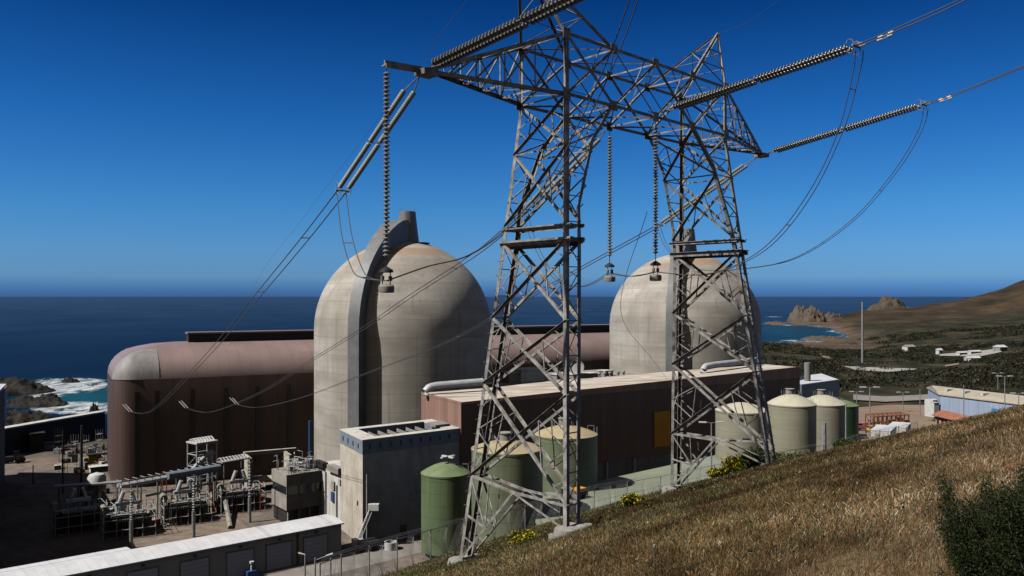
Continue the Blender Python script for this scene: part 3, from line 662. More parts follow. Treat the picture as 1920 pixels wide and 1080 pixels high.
    for k in range(46):
        a = A+u*r2.uniform(-.5, 7.5)+vv*r2.uniform(.3, 8.5); b = a+u*r2.uniform(-2.5, 2.5)+vv*r2.uniform(-2.5, 2.5); z = 11.5+r2.uniform(.2, 3.5)
        m.tube([(a.x, a.y, 11.5), (a.x, a.y, z), (b.x, b.y, z)], r2.uniform(.05, .13), 5)
    m.build('roof_pipework', 'bus_duct', t)
    for k in range(3): pr(1+k*2.3, 2.4+k*2.3, 3, 5, 11.5, 12.8+k*.4, 'galvanised_far', 'roof_unit')
    p = P(581, 852, 205); m = MB(); m.tube([(p.x, p.y, 11), (p.x, p.y, 22)], .35, 8); tag(m.build('blue_mast', 'blue_paint'), 'slim blue mast rising in front of the near dome base', 'mast')
    # open concrete bays
    A = P(458, 905, 232); A.z = 0
    t = thing('blast_wall', 'tan open-sided concrete bays standing against the turbine hall', 'wall', A)
    u = Vector((.883, .469, 0)); v2 = Vector((.469, -.883, 0))
    def pb(x0, x1, y0, y1, z0, z1, nm):
        f = lambda a, b: xy(A+u*a+v2*b)
        MB().prism([f(x0, y0), f(x1, y0), f(x1, y1), f(x0, y1)], z0, z1).build(nm, 'concrete_warm', t)
    for k in (0, 10.5): pb(k, k+.7, 0, 7, 0, 9, 'pier')
    pb(-.2, 14, -.5, .6, 8.6, 9.6, 'lintel'); pb(.75, 10.45, 0, 7, 2.2, 2.8, 'shelf')
concrete_block()

# ---------------------------------------------------------------- white shed
def white_shed():
    A = G(640, 1040, 0); A.z = 0; u = Vector((.77, .638, 0)); v = Vector((-.638, .77, 0)); L = 92; Wd = 7.0
    t = thing('white_shed', 'long low shed with bright white roof and roller doors at bottom left', 'shed', A)
    f = lambda s, y: xy(A-u*s+v*y)
    MB().prism([f(0, 0), f(L, 0), f(L, Wd), f(0, Wd)], 0, 6.2).build('walls', 'shed_wall', t)
    vs = []
    for s in (-.4, L+.4):
        for y, z in ((-.5, 6.2), (-.5, 6.45), (Wd*.55, 7.05), (Wd+.4, 6.6), (Wd+.4, 6.25)): p = A-u*s+v*y; vs.append((p.x, p.y, z))
    MB().add(vs, [(0, 1, 6, 5), (1, 2, 7, 6), (2, 3, 8, 7), (3, 4, 9, 8), (4, 0, 5, 9), (0, 4, 3, 2, 1), (5, 6, 7, 8, 9)]).build('roof', 'white_roof', t, 10)
    vs = []
    for s in (38, L):
        for y, z in ((Wd+.5, 6.0), (Wd+.5, 6.6), (Wd+3.2, 6.4), (Wd+3.2, 6.0)): p = A-u*s+v*y; vs.append((p.x, p.y, z))
    MB().add(vs, [(0, 1, 5, 4), (1, 2, 6, 5), (2, 3, 7, 6), (3, 0, 4, 7), (0, 3, 2, 1), (4, 5, 6, 7)]).build('rear_canopy', 'white_roof', t, 10)
    for s in (3.0, 10.6, 18.2, 26.6, 35.5, 44, 53, 62):
        fr = MB(); fr.prism([f(s, -.12), f(s+5.4, -.12), f(s+5.4, .02), f(s, .02)], 0, 5.0)
        o = fr.build('door_frame', 'concrete', t)
        MB().prism([f(s+.25, -.2), f(s+5.15, -.2), f(s+5.15, -.1), f(s+.25, -.1)], 0, 4.7).build('roller_door', 'roller_door', o)
        MB().box((*f(s+2.7, -.35), 5.4), (.5, .35, .35), ux=(u.x, u.y)).build('wall_lamp', 'dark_metal', t)
    MB().prism([f(9.3, -.16), f(9.7, -.16), f(9.7, -.05), f(9.3, -.05)], 0, 6.1).build('downpipe', 'rust', t)
white_shed()

# ---------------------------------------------------------------- tanks
def tank(px, D, r, z0, zr, za, side, roof, label, hatch=True, group=None, rail=False):
    c = XY(px, D); t = thing('storage_tank', label, 'tank', (c[0], c[1], z0), group)
    MB().lathe([(r, z0), (r, z0+(zr-z0)*.5), (r, zr-.35), (r+.08, zr-.33), (r+.08, zr)], (c[0], c[1], 0), 56).build('shell', side, t)
    MB().lathe([(r+.1, zr), (r*.96, zr+(za-zr)*.09), (r*.8, zr+(za-zr)*.34), (r*.5, zr+(za-zr)*.7), (r*.25, zr+(za-zr)*.91), (.05, za)], (c[0], c[1], 0), 56).build('roof', roof, t, 50)
    if hatch:
        m = MB(); m.lathe([(r*.17, za-.3), (r*.17, za+1.1), (r*.2, za+1.15), (r*.2, za+1.3), (.05, za+1.35)], (c[0]-.3, c[1]+.4, 0), 16); m.build('roof_vent', 'concrete', t)
        m = MB()
        for k in range(12):
            a = 2*math.pi*k/12; p = (c[0]+r*.42*math.cos(a), c[1]+r*.42*math.sin(a)); m.tube([(p[0], p[1], za-.5), (p[0], p[1], za+.9)], .035, 4)
        m.build('vent_railing', 'galvanised_far', t)
    if rail:
        a = R_(20); p = (c[0]+r*math.cos(a), c[1]+r*math.sin(a)); m = MB()
        m.tube([(p[0], p[1], z0), (p[0], p[1], zr+1)], .08, 4); m.tube([(p[0]+.6, p[1]+.2, z0), (p[0]+.6, p[1]+.2, zr+1)], .08, 4)
        for k in range(int((zr-z0)/.5)): m.tube([(p[0], p[1], z0+k*.5), (p[0]+.6, p[1]+.2, z0+k*.5)], .03, 4)
        for q in (-1.3, 0): m.tube([(p[0]+q, p[1], zr), (p[0]+q, p[1], zr+1.3)], .05, 4)
        m.tube([(p[0]-1.3, p[1], zr+1.3), (p[0], p[1], zr+1.3)], .05, 4); m.build('ladder', 'galvanised_far', t)
    return t
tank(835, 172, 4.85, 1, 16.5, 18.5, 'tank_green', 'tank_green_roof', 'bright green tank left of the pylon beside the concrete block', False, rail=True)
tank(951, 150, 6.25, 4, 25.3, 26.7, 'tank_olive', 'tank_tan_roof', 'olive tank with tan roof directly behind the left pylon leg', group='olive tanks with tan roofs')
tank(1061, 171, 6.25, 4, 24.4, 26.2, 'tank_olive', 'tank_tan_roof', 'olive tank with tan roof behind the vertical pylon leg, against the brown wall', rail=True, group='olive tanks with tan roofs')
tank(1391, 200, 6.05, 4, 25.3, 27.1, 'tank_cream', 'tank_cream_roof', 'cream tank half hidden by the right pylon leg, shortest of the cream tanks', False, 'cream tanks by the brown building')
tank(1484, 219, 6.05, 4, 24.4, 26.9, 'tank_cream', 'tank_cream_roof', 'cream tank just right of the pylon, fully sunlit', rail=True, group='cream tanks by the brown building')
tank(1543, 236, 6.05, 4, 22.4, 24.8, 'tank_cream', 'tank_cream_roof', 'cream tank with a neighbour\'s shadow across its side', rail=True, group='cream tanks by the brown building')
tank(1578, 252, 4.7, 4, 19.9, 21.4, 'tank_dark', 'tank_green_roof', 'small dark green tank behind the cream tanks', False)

# ---------------------------------------------------------------- green deck with flatbed truck
def deck():
    c = [G(1010, 985, 14), G(985, 931, 14), G(1345, 852, 14), G(1490, 861, 14), G(1300, 914, 14)]
    t = thing('green_deck', 'pale green painted roof deck running behind the pylon', 'deck', (c[0].x, c[0].y, 10))
    MB().prism([xy(p) for p in c], 4, 13.4).build('edge_wall', 'red_edge', t)
    MB().prism([xy(p+(c[2]-p).normalized()*-.1) for p in c], 13.4, 13.95).build('deck_surface', 'deck_green', t)
    m = MB(); a = G(1075, 960, 14); b = G(1470, 866, 14); n = 26
    for k in range(n):
        p = a.lerp(b, k/(n-1)); m.tube([(p.x, p.y, 13.9), (p.x, p.y, 15)], .04, 4)
    m.tube([(a.x, a.y, 15), (b.x, b.y, 15)], .035, 4); m.build('railing', 'galvanised_far', t)
deck()
def vehicle(px, D, z, rz, kind, label, cat='truck', c1='white_paint'):
    x, y = XY(px, D); t = thing('flatbed_truck' if kind == 'flatbed' else 'parked_van', label, cat, (x, y, z)); ux = (math.cos(rz), math.sin(rz))
    def bx(cx, cy, cz, sx, sy, sz, mt, nm, par=None):
        return MB().box((x+cx*ux[0]-cy*ux[1], y+cx*ux[1]+cy*ux[0], z+cz), (sx, sy, sz), ux=ux).build(nm, mt, par or t)
    L = 5.6
    bx(0, 0, .45, L, 1.9, .3, 'dark_metal', 'chassis')
    cab = bx(-L/2+1.1, 0, .76, 1.9, 2.0, .75, c1, 'cab'); bx(-L/2+1.2, 0, 1.515, 1.5, 1.8, .62, 'glass', 'windscreen', cab); bx(-L/2+1.2, 0, 2.14, 1.45, 1.78, .08, c1, 'cab_roof', cab)
    if kind == 'flatbed': bx(1.1, 0, .8, 3.2, 2.1, .5, 'dark_metal', 'bed'); bx(1.5, 0, 1.31, 1.9, 1.7, .55, 'orange_panel', 'load')
    else: bx(1.0, 0, .76, 3.4, 2.0, 1.5, c1, 'body')
    for sx in (-L/2+1, L/2-1.1):
        for sy in (-1, 1):
            p = (x+sx*ux[0]-sy*.85*ux[1], y+sx*ux[1]+sy*.85*ux[0], z+.42)
            MB().lathe([(.05, -.13), (.42, -.12), (.42, .12), (.05, .13)], p, 16, (-ux[1], ux[0], 0)).build('wheel', 'rubber', t)
    return t
vehicle(1076, 160, 14.0, R_(38), 'flatbed', 'white cab flatbed truck with orange load on the green deck')

# ---------------------------------------------------------------- transmission tower
def W(a, b, h): return Vector((2.3+.6947*a+.6428*b, 36+.7193*a-.766*b, CZ+h))
U3 = Vector((.6947, .7193, 0)); V3 = Vector((.6428, -.766, 0)); Z3 = Vector((0, 0, 1))
LEG = {
 'A_ON': [(0, 0, 11.1), (0, 0, 8.55), (-.65, .6, 2.35), (-2.34, 2.2, -9.0)],
 'A_OF': [(0, -3, 11.1), (0, -3, 8.55), (-.6, -3.6, 2.35), (-1.97, -5.2, -12.0)],
 'A_IN': [(3.28, 0, 8.55), (1.6, .2, 6.7), (.41, .45, 3.8), (.3, .6, 2.35), (-1.52, 2.2, -9.0)],
 'A_IF': [(3.28, -3, 8.55), (1.6, -3.2, 6.7), (.41, -3.45, 3.8), (.35, -3.6, 2.35), (-1.31, -5.2, -12.0)],
 'B_ON': [(13.1, 0, 11.1), (13.1, 0, 8.55), (13.95, .6, 2.35), (14.75, 2.2, -8.9)],
 'B_OF': [(13.1, -3, 11.1), (13.1, -3, 8.55), (13.9, -3.6, 2.35), (15.95, -5.2, -11.5)],
 'B_IN': [(9.82, 0, 8.55), (11.5, .2, 6.7), (12.75, .45, 3.8), (13.2, .6, 2.35), (13.95, 2.2, -8.9)],
 'B_IF': [(9.82, -3, 8.55), (11.5, -3.2, 6.7), (12.75, -3.45, 3.8), (13.15, -3.6, 2.35), (15.1, -5.2, -11.5)]}
def leg_at(key, h):
    L = LEG[key]
    for i in range(len(L)-1):
        if L[i][2] >= h >= L[i+1][2]:
            t = (L[i][2]-h)/(L[i][2]-L[i+1][2]); return W(*[L[i][j]+(L[i+1][j]-L[i][j])*t for j in range(3)])
    return W(*(L[0] if h > L[0][2] else L[-1]))
def lattice_tower():
    base = W(6.5, -1.5, -10)
    T = thing('transmission_tower', 'two-legged steel lattice pylon with crossarm in the foreground', 'pylon', base)
    WL, WM, WS, WT = .18, .115, .072, .043
    for k, L in LEG.items():
        s = 1 if k[0] == 'A' else -1
        if k[2] == 'I': s = -s
        fa = U3*s; fb = -V3 if k[3] == 'N' else V3
        m = MB(); pts = [W(*q) for q in L]
        for i in range(len(pts)-1): m.corner(pts[i], pts[i+1]-(pts[i+1]-pts[i]).normalized()*-.05, WL if i >= len(pts)-3 else WL*.9, fa, fb)
        # step bolts
        p0, p1 = leg_at(k, 2.2), pts[-1]; n = 22
        if k in ('A_OF', 'B_ON'):
            for i in range(n):
                c = p0.lerp(p1, i/n); m.tube([c, c-fa*.16], .012, 4)
        m.build('leg', 'galvanised', T)
        f = pts[-1]; g = h1(f.x, f.y)
        MB().lathe([(.55, -1.2), (.52, -.1), (.46, .12), (.2, .16)], (f.x, f.y, f.z), 16).build('footing', 'footing', T)
    def xpanel(m, a0, a1, b0, b1, n, w, sub=True, w2=WT):   # a0-a1 down one leg, b0-b1 down the other
        o = n*.02
        m.angle(a0, b1, w, n); m.angle(b0-o*2, a1-o*2, w, -n)
        if sub:
            am = (a0+a1)/2; bm_ = (b0+b1)/2
            q1 = a0.lerp(b1, .27); q2 = a1.lerp(b0, .27); q3 = b0.lerp(a1, .27); q4 = b1.lerp(a0, .27)
            for p, q in ((am, q1), (am, q2), (bm_, q3), (bm_, q4), (q1, q2), (q3, q4)): m.angle(p, q, w2, n)
            for p, q in ((a0.lerp(a1, .25), a0.lerp(b1, .135)), (a0.lerp(a1, .75), a1.lerp(b0, .135)), (b0.lerp(b1, .25), b0.lerp(a1, .135)), (b0.lerp(b1, .75), b1.lerp(a0, .135))): m.angle(p, q, w2*.8, n)
    for c in ('A', 'B'):
        s = 1 if c == 'A' else -1
        for io in ('O', 'I'):
            n = -U3*s if io == 'O' else U3*s
            m = MB(); hs = [2.35, -1.0, -3.95, -8.1]
            for h0, h1_ in zip(hs, hs[1:]): xpanel(m, leg_at(c+'_'+io+'F', h0), leg_at(c+'_'+io+'F', h1_), leg_at(c+'_'+io+'N', h0), leg_at(c+'_'+io+'N', h1_), n, WM)
            # foot panel: K braces
            f0, n0 = leg_at(c+'_'+io+'F', -8.1), leg_at(c+'_'+io+'N', -8.1 if c == 'A' else -7.6); ff = W(*LEG[c+'_'+io+'F'][-1]); nf = W(*LEG[c+'_'+io+'N'][-1])
            mid = f0.lerp(n0, .48)-Z3*.15
            for p, q, w_ in ((f0, mid, WM*.9), (mid, n0, WM*.8), (ff, mid, WM*.9), (nf, mid, WM*.8)): m.angle(p, q, w_, n)
            lm = f0.lerp(ff, .45); km = ff.lerp(mid, .5); m.angle(lm, km, WS, n); m.angle(f0, km, WS, n); m.angle(lm.lerp(ff, .45), ff.lerp(mid, .27), WT, n); m.angle(f0.lerp(mid, .45), km, WT, n)
            m.build('face_bracing', 'galvanised', T)
            # upper shaft
            m = MB(); hs = [8.5, 6.3, 3.1]
            for h0, h1_ in zip(hs, hs[1:]): xpanel(m, leg_at(c+'_'+io+'F', h0), leg_at(c+'_'+io+'F', h1_), leg_at(c+'_'+io+'N', h0), leg_at(c+'_'+io+'N', h1_), n, WM*.9, True, WT)
            m.angle(leg_at(c+'_'+io+'F', 6.3), leg_at(c+'_'+io+'N', 6.3), WS, n)
            m.build('shaft_bracing', 'galvanised', T)
        for nf_ in ('N', 'F'):
            n = V3 if nf_ == 'N' else -V3
            m = MB(); hh = [2.35, 1.2, 0, -1.0, -2.4, -3.95, -5.4, -6.9, -8.1]
            for i in range(len(hh)-1):
                a, b = leg_at(c+'_O'+nf_, hh[i]), leg_at(c+'_I'+nf_, hh[i+1])
                if i % 2: a, b = leg_at(c+'_I'+nf_, hh[i]), leg_at(c+'_O'+nf_, hh[i+1])
                m.angle(a, b, WT, n); m.angle(leg_at(c+'_O'+nf_, hh[i+1]), leg_at(c+'_I'+nf_, hh[i+1]), WT, n)
            m.build('side_bracing', 'galvanised', T); m = MB(); hh = [8.4, 7.2, 6.3, 5.2, 4.2, 3.1]
            for i in range(len(hh)-1):
                a, b = leg_at(c+'_O'+nf_, hh[i]), leg_at(c+'_I'+nf_, hh[i+1]); a2, b2 = leg_at(c+'_I'+nf_, hh[i]), leg_at(c+'_O'+nf_, hh[i+1])
                if i % 2: a, b = a2, b2
                m.angle(a, b, WS, n); m.angle(leg_at(c+'_O'+nf_, hh[i+1]), leg_at(c+'_I'+nf_, hh[i+1]), WT, n)
            m.build('side_bracing', 'galvanised', T)
        # waist platform: two rings of channels with planks
        m = MB()
        for h, w_ in ((2.35, .2), (2.95, .13)):
            q = [leg_at(c+'_OF', h), leg_at(c+'_ON', h), leg_at(c+'_IN', h), leg_at(c+'_IF', h)]
            for i in range(4):
                a, b = q[i], q[(i+1) % 4]; d = (b-a).normalized(); nn = d.cross(Z3)
                if i % 2 == 0: m.angle(a-d*.22, b+d*.22, w_, nn if i == 0 else nn, .03); m.angle(a-d*.2+Z3*.02, b+d*.2+Z3*.02, w_*.9, Z3, .02)
                else: m.angle(a, b, w_, nn, .03)
        q = [leg_at(c+'_OF', 2.3), leg_at(c+'_ON', 2.3), leg_at(c+'_IN', 2.3), leg_at(c+'_IF', 2.3)]
        o = m.build('waist_frame', 'galvanised', T)
        m = MB()
        for k in range(3):
            t0 = .15+k*.28; a = q[0].lerp(q[3], t0); b = q[1].lerp(q[2], t0); m.angle(a, b, .2, Z3, .04)
        m.build('plank', 'wood', o)
    gp = MB()
    for h in (11.1, 8.55):
        for a in (0, 3.28, 6.55, 9.82, 13.1):
            for b, sg in ((0, 1), (-3, -1)):
                c_ = W(a, b, h)+V3*(.012*sg); z_ = .22
                gp = MB(); gp.add([c_-U3*.24-Z3*z_, c_+U3*.24-Z3*z_, c_+U3*.24+Z3*z_, c_-U3*.24+Z3*z_, c_-U3*.24-Z3*z_+V3*.02*sg, c_+U3*.24-Z3*z_+V3*.02*sg, c_+U3*.24+Z3*z_+V3*.02*sg, c_-U3*.24+Z3*z_+V3*.02*sg], [(0, 3, 2, 1), (4, 5, 6, 7), (0, 1, 5, 4), (1, 2, 6, 5), (2, 3, 7, 6), (3, 0, 4, 7)])
                gp.build('gusset_plate', 'galvanised', T)
    # bridge truss
    NA = [0, 3.28, 6.55, 9.82, 13.1]
    for b in (0, -3):
        n = V3 if b == 0 else -V3
        m = MB(); m.angle(W(0, b, 11.1), W(13.1, b, 11.1), .15, n); m.build('top_chord', 'galvanised', T)
        m = MB(); m.angle(W(0, b, 8.55), W(13.1, b, 8.55), .15, n); m.build('bottom_chord', 'galvanised', T)
        m = MB()
        for i in range(4):
            hv = .17 if (i in (0, 2)) else WS
            m.angle(W(NA[i], b, 11.1), W(NA[i+1], b, 8.55), .15 if i == 0 or i == 2 else WS, n); m.angle(W(NA[i], b, 8.55), W(NA[i+1], b, 11.1), .1, -n)
            m.angle(W((NA[i]+NA[i+1])/2, b, 9.82), W((NA[i]+NA[i+1])/2+.8, b, 11.1), WT, n)
            m.angle(W(NA[i], b, 9.82), W((NA[i]+NA[i+1])/2, b, 9.82), WT, n)
        m.angle(W(0, b, 8.55), W(0, b, 11.1), .12, n); m.angle(W(13.1, b, 8.55), W(13.1, b, 11.1), .12, n)
        m.build('bridge_web', 'galvanised', T)
    for h in (11.1, 8.55):
        m = MB()
        for i in range(5): m.angle(W(NA[i], 0, h), W(NA[i], -3, h), WS, Z3)
        for i in range(4):
            mid = W((NA[i]+NA[i+1])/2, -1.5, h)
            for a, b in ((NA[i], 0), (NA[i], -3), (NA[i+1], 0), (NA[i+1], -3)): m.angle(W(a, b, h), mid, WS if h < 9 else WT, Z3)
        m.build('bridge_lacing', 'galvanised', T)
    # side arms
    for a0, s in ((0, -1), (13.1, 1)):
        tip = W(a0+6.7*s, -1.5, 8.55)
        m = MB()
        for b, h in ((0, 11.1), (-3, 11.1), (0, 8.55), (-3, 8.55)): m.angle(W(a0, b, h), tip, .15, V3 if b == 0 else -V3)
        fr = [0, .24, .46, .66, .82]
        def pt(b, h, t): return W(a0, b, h).lerp(tip, t)
        for i in range(4):
            t0, t1 = fr[i], fr[i+1]
            for b in (0, -3):
                n = V3 if b == 0 else -V3
                m.angle(pt(b, 11.1, t1), pt(b, 8.55, t1), WS, n)
                m.angle(pt(b, 11.1, t0), pt(b, 8.55, t1), WS*1.15, n)
                if i < 2: m.angle(pt(b, 8.55, t0), pt(b, 11.1, t1), WT, -n)
            for h in (11.1, 8.55):
                m.angle(pt(0, h, t1), pt(-3, h, t1), WS, Z3); m.angle(pt(0, h, t0), pt(-3, h, t1), WT, Z3); m.angle(pt(-3, h, t0), pt(0, h, t1), WT, Z3)
        m.build('side_arm', 'galvanised', T)
        m = MB()
        if s < 0: m.angle(W(a0+6.0*s, -1.5, 8.62), W(a0+8.56*s, -1.5, 8.47), .2, V3, .05); m.angle(W(a0+6.0*s, -1.5, 8.6), W(a0+8.56*s, -1.5, 8.45), .16, Z3, .04)
        m.box(W(a0+6.6*s, -1.5, 8.35), (.7, .6, .22), ux=(U3.x, U3.y))
        m.build('arm_tip', 'galvanised', T)
        # earth wire peak
        ap = W(a0+1.6*s, -1.5, 14.7); m = MB()
        ft = [W(a0, 0, 11.1), W(a0, -3, 11.1), W(a0-3.28*s, 0, 11.1), W(a0-3.28*s, -3, 11.1)]
        for k, q in enumerate(ft): m.angle(q, ap, .1, V3 if k % 2 == 0 else -V3)
        for t in (.33, .62):
            g = [q.lerp(ap, t) for q in ft]
            for i, j in ((0, 1), (2, 3), (0, 2), (1, 3)): m.angle(g[i], g[j], WT, V3)
            g0 = [q.lerp(ap, t-.3) for q in ft]
            for i, j in ((0, 2), (1, 3), (2, 3)): m.angle(g0[i], g[j], WT, V3)
        m.build('peak', 'galvanised', T)
lattice_tower()

# ---------------------------------------------------------------- insulators and conductors
def stack(m, p, q, n, R=.13, core=.04, seg=12):
    p = Vector(p); q = Vector(q); L = (q-p).length; s = L/n; prof = [(core, 0)]
    for i in range(n):
        h = i*s; prof += [(core, h+.001), (core*1.5, h+s*.1), (R, h+s*.45), (R*.97, h+s*.6), (core*1.3, h+s*.7)]
    prof.append((core, L)); m.lathe(prof, p, seg, q-p)
def tension(label, p, q, nd, R, mat, sect=2, sep_=.23, lead=.6, ring=True, group='tension insulator strings'):
    p = Vector(p); q = Vector(q); d = (q-p).normalized(); side = d.cross(Z3).normalized()*sep_ + Z3*.0
    t = thing('insulator_string', label, 'insulator', p, group)
    L = (q-p).length; a0 = p+d*lead; secL = (L-lead-.2)/sect
    for sgn in (-1, 1):
        for k in range(sect):
            m = MB(); s0 = a0+d*(secL*k)+side*sgn; stack(m, s0, s0+d*(secL-.16), nd, R); m.build('disc_stack', mat, t)
    m = MB()
    for sgn in (-1, 1): m.tube([p, a0+side*sgn], .025, 6)
    for k in range(1, sect): c = a0+d*(secL*k-.08); m.tube([c-side*1.2, c+side*1.2], .03, 5)
    m.build('link', 'galvanised', t)
    m = MB(); c = q-d*.12; m.tube([c-side*1.5, c+side*1.5], .05, 6); m.tube([c-side, q+d*.2-side*.7], .04, 5); m.tube([c+side, q+d*.2+side*.7], .04, 5); m.build('yoke_plate', 'galvanised', t)
    if ring:
        for sgn in (-1, 1):
            m = MB(); c = q-d*.25+side*sgn; up = side.normalized().cross(d)
            m.tube([c+side.normalized()*(.05+.0)*sgn+(d*math.cos(x)*.16+up*math.sin(x)*.28) for x in [R_(a) for a in range(-150, 151, 25)]], .018, 5); m.build('arcing_horn', 'galvanised', t)
    return t
S1a, S1b = W(-6.67, -1.9, 8.4), W(-6.07, -9.0, 4.7)
S2a, S2b = W(6.55, -3.3, 8.4), W(6.55, -9.5, 4.8)
S3a, S3b = W(19.8, -1.9, 8.4), W(19.4, -9.3, 4.7)
U1a, U1b = W(-6.67, -1.2, 8.6), W(-6.4, 9.3, 9.5)
U2a, U2b = W(6.55, .35, 8.7), W(6.5, 10.2, 9.66)
U3a, U3b = W(19.8, -1.2, 8.55), W(19.8, 8.2, 9.9)
tension('smooth grey double insulator hanging down-left from the left arm tip', S1a, S1b, 24, .115, 'polymer', sep_=.22, lead=.9)
tension('smooth grey double insulator running down through the left column', S2a, S2b, 24, .115, 'polymer', sep_=.22, lead=.7)
tension('smooth grey double insulator sloping down from the right arm tip', S3a, S3b, 24, .115, 'polymer', sep_=.22, lead=.9)
tension('ribbed double insulator above the left arm, nearest to the camera', U1a, U1b, 26, .14, 'porcelain', sep_=.2, lead=.5)
tension('ribbed double insulator reaching right from mid bridge, the upper of two', U2a, U2b, 27, .14, 'porcelain', sep_=.2, lead=.9)
tension('ribbed double insulator reaching right from the right arm tip', U3a, U3b, 27, .14, 'porcelain', sep_=.2, lead=.6)
def suspension(label, p, n, L, weight=True):
    t = thing('hanging_insulator', label, 'insulator', p, 'hanging insulators with counterweights'); m = MB(); p = Vector(p)
    stack(m, p-Z3*.25, p-Z3*(L-.35), n, .135, .045); m.build('disc_stack', 'porcelain', t)
    m = MB(); m.tube([p+Z3*.1, p-Z3*.26], .02, 5); m.build('top_link', 'dark_metal', t); m = MB(); m.tube([p-Z3*(L-.36), p-Z3*(L+.05)], .02, 5); b = p-Z3*L
    m.lathe([(.05, 0), (.24, -.12), (.26, -.2), (.2, -.22)], b+Z3*.02, 14); m.build('clamp', 'dark_metal', t)
    m = MB(); b2 = b-Z3*.2
    for s in (-1, 1): m.tube([b2+U3*.18*s, b2+U3*.18*s-Z3*.45], .022, 5); m.lathe([(.07, 0), (.07, .18)], b2+U3*.18*s-Z3*.3, 8)
    m.build('hanger', 'galvanised', t)
    MB().lathe([(.02, -.3), (.27, -.29), (.29, -.2), (.29, -.06), (.24, 0), (.02, .02)], b2-Z3*.44, 20).build('counterweight', 'concrete', t)
    return b2-Z3*.3
JL = suspension('long ribbed insulator hanging from the outermost left arm tip', W(-8.5, -1.5, 8.4), 44, 7.35)
JM1 = suspension('ribbed insulator hanging from mid bridge, left of the pair', W(6.55, -3, 8.3), 40, 6.65)
JM2 = suspension('ribbed insulator hanging from mid bridge, right of the pair, against the far dome', W(6.55, 0, 8.3), 40, 6.65)
def crv(pts, n=10):
    P_ = [Vector(p) for p in pts]; o = []
    for i in range(len(P_)-1):
        a, b, c, d = P_[max(i-1, 0)], P_[i], P_[i+1], P_[min(i+2, len(P_)-1)]
        for k in range(n):
            t = k/n; o.append(.5*((2*b)+(c-a)*t+(2*a-5*b+4*c-d)*t*t+(3*b-a-3*c+d)*t**3))
    o.append(P_[-1]); return o
def cable(name, label, pts, r, gap=.2, spacers=(), damper=None, n=10, group=None, cat='cable', mat='wire', twin=True):
    c = crv(pts, n); t = thing(name, label, cat, c[0], group)
    side = []
    for i in range(len(c)):
        d = c[min(i+1, len(c)-1)]-c[max(i-1, 0)]; s = d.cross(Z3); s = s.normalized() if s.length > 1e-4 else U3; side.append(s)
    for s in ((-1, 1) if twin else (0,)):
        MB().tube([c[i]+side[i]*gap*s for i in range(len(c))], r, 5).build('wire', mat, t, 80)
    for f in spacers:
        i = int(f*(len(c)-1)); MB().tube([c[i]-side[i]*gap, c[i]+side[i]*gap], r*1.2, 5).build('spacer', 'galvanised', t)
    if damper:
        i = int(damper*(len(c)-1)); d = (c[i+1]-c[i]).normalized()
        for s in (-1, 1):
            m = MB(); q = c[i]+side[i]*gap*s-Z3*.08
            for e in (-1, 1): m.tube([q+d*(.1*e), q+d*(.28*e)], .055, 8)
            m.tube([q-d*.2, q+d*.2], .012, 4); m.build('vibration_damper', 'white_paint', t)
    return t
def span(P0, P1, pix):
    out = [(0, P0)]
    for px, py in pix:
        k = (px-960)/F; t = (k*P0.y-P0.x)/((P1.x-P0.x)-k*(P1.y-P0.y)); D = P0.y+t*(P1.y-P0.y); out.append((t, P(px, py, D)))
    out.append((1, P1)); out.sort(key=lambda q: q[0]); return [q[1] for q in out]
e1, e2, e3 = on_hall(241, CZ-(775-555)/F*226), on_hall(345, CZ-(768-555)/F*232), on_hall(440, CZ-(760-555)/F*240)
g = 'power lines running down to the turbine hall'
cable('power_line', 'twin power line sagging from the left arm down to the hall corner', span(S1b, e1, [(560, 462), (470, 570), (385, 670), (300, 758), (270, 775)]), .03, .22, (.15, .3), n=14, group=g)
cable('power_line', 'twin power line crossing the near dome down to the middle of the hall', span(S2b, e2, [(900, 470), (770, 555), (690, 610), (590, 672), (480, 740), (390, 773)]), .03, .22, (.2, .4), n=14, group=g)
cable('power_line', 'lowest twin power line passing behind the left column to the hall', span(S3b, e3, [(1100, 497), (960, 575), (830, 645), (700, 695), (560, 747), (480, 764)]), .035, .22, (.2, .4), n=14, group=g)
for e, lab in ((e1, 'pale short insulator on the turbine hall wall nearest the corner'), (e2, 'pale short insulator on the turbine hall wall, middle of three'), (e3, 'pale short insulator on the turbine hall wall closest to the dome')):
    t = thing('wall_insulator', lab, 'insulator', e, 'wall insulators on the turbine hall')
    for s in (-1, 1):
        m = MB(); q = e+TU*(.35*s); stack(m, q+Vector((-1.2, -.2, 1.9)), q+Vector((.9, -.6, -.1)), 12, .17, .09, 8); m.build('disc_stack', 'white_paint', t)
g = 'power lines leaving uphill to the right'
def up(p, dh=9): return [p, p+V3*8+Z3*(dh*.22), p+V3*20+Z3*(dh*.62), p+V3*32+Z3*dh*1.1]
cable('power_line', 'twin power line going up-right from the upper ribbed insulator', [U2b, P(1700, 47, 32.3), P(1800, 2, 31.4), P(1990, -92, 30.2)], .024, .2, (), .22, group=g)
cable('power_line', 'twin power line going up-right from the lower ribbed insulator', [U3b, P(1808, 170, 43.0), P(1925, 122, 42), P(2100, 48, 40.5)], .027, .2, (), .22, group=g)
g = 'jumper cables looping under the crossarm'
cable('jumper_cable', 'twin jumper falling steeply from top centre across the left column', [U1b, P(1195, -20, 25.5), P(1158, 85, 27), P(1112, 190, 28.5), P(1045, 320, 30), P(960, 420, 30.8), P(880, 478, 31), P(800, 500, 31), JL], .02, .14, (.5,), group=g)
cable('jumper_cable', 'twin jumper looping from the left hanging insulator up to the smooth insulator', [JL, P(690, 522, 31.3), P(670, 505, 32), P(650, 440, 34.5), S1b], .02, .2, (.3, .7), group=g)
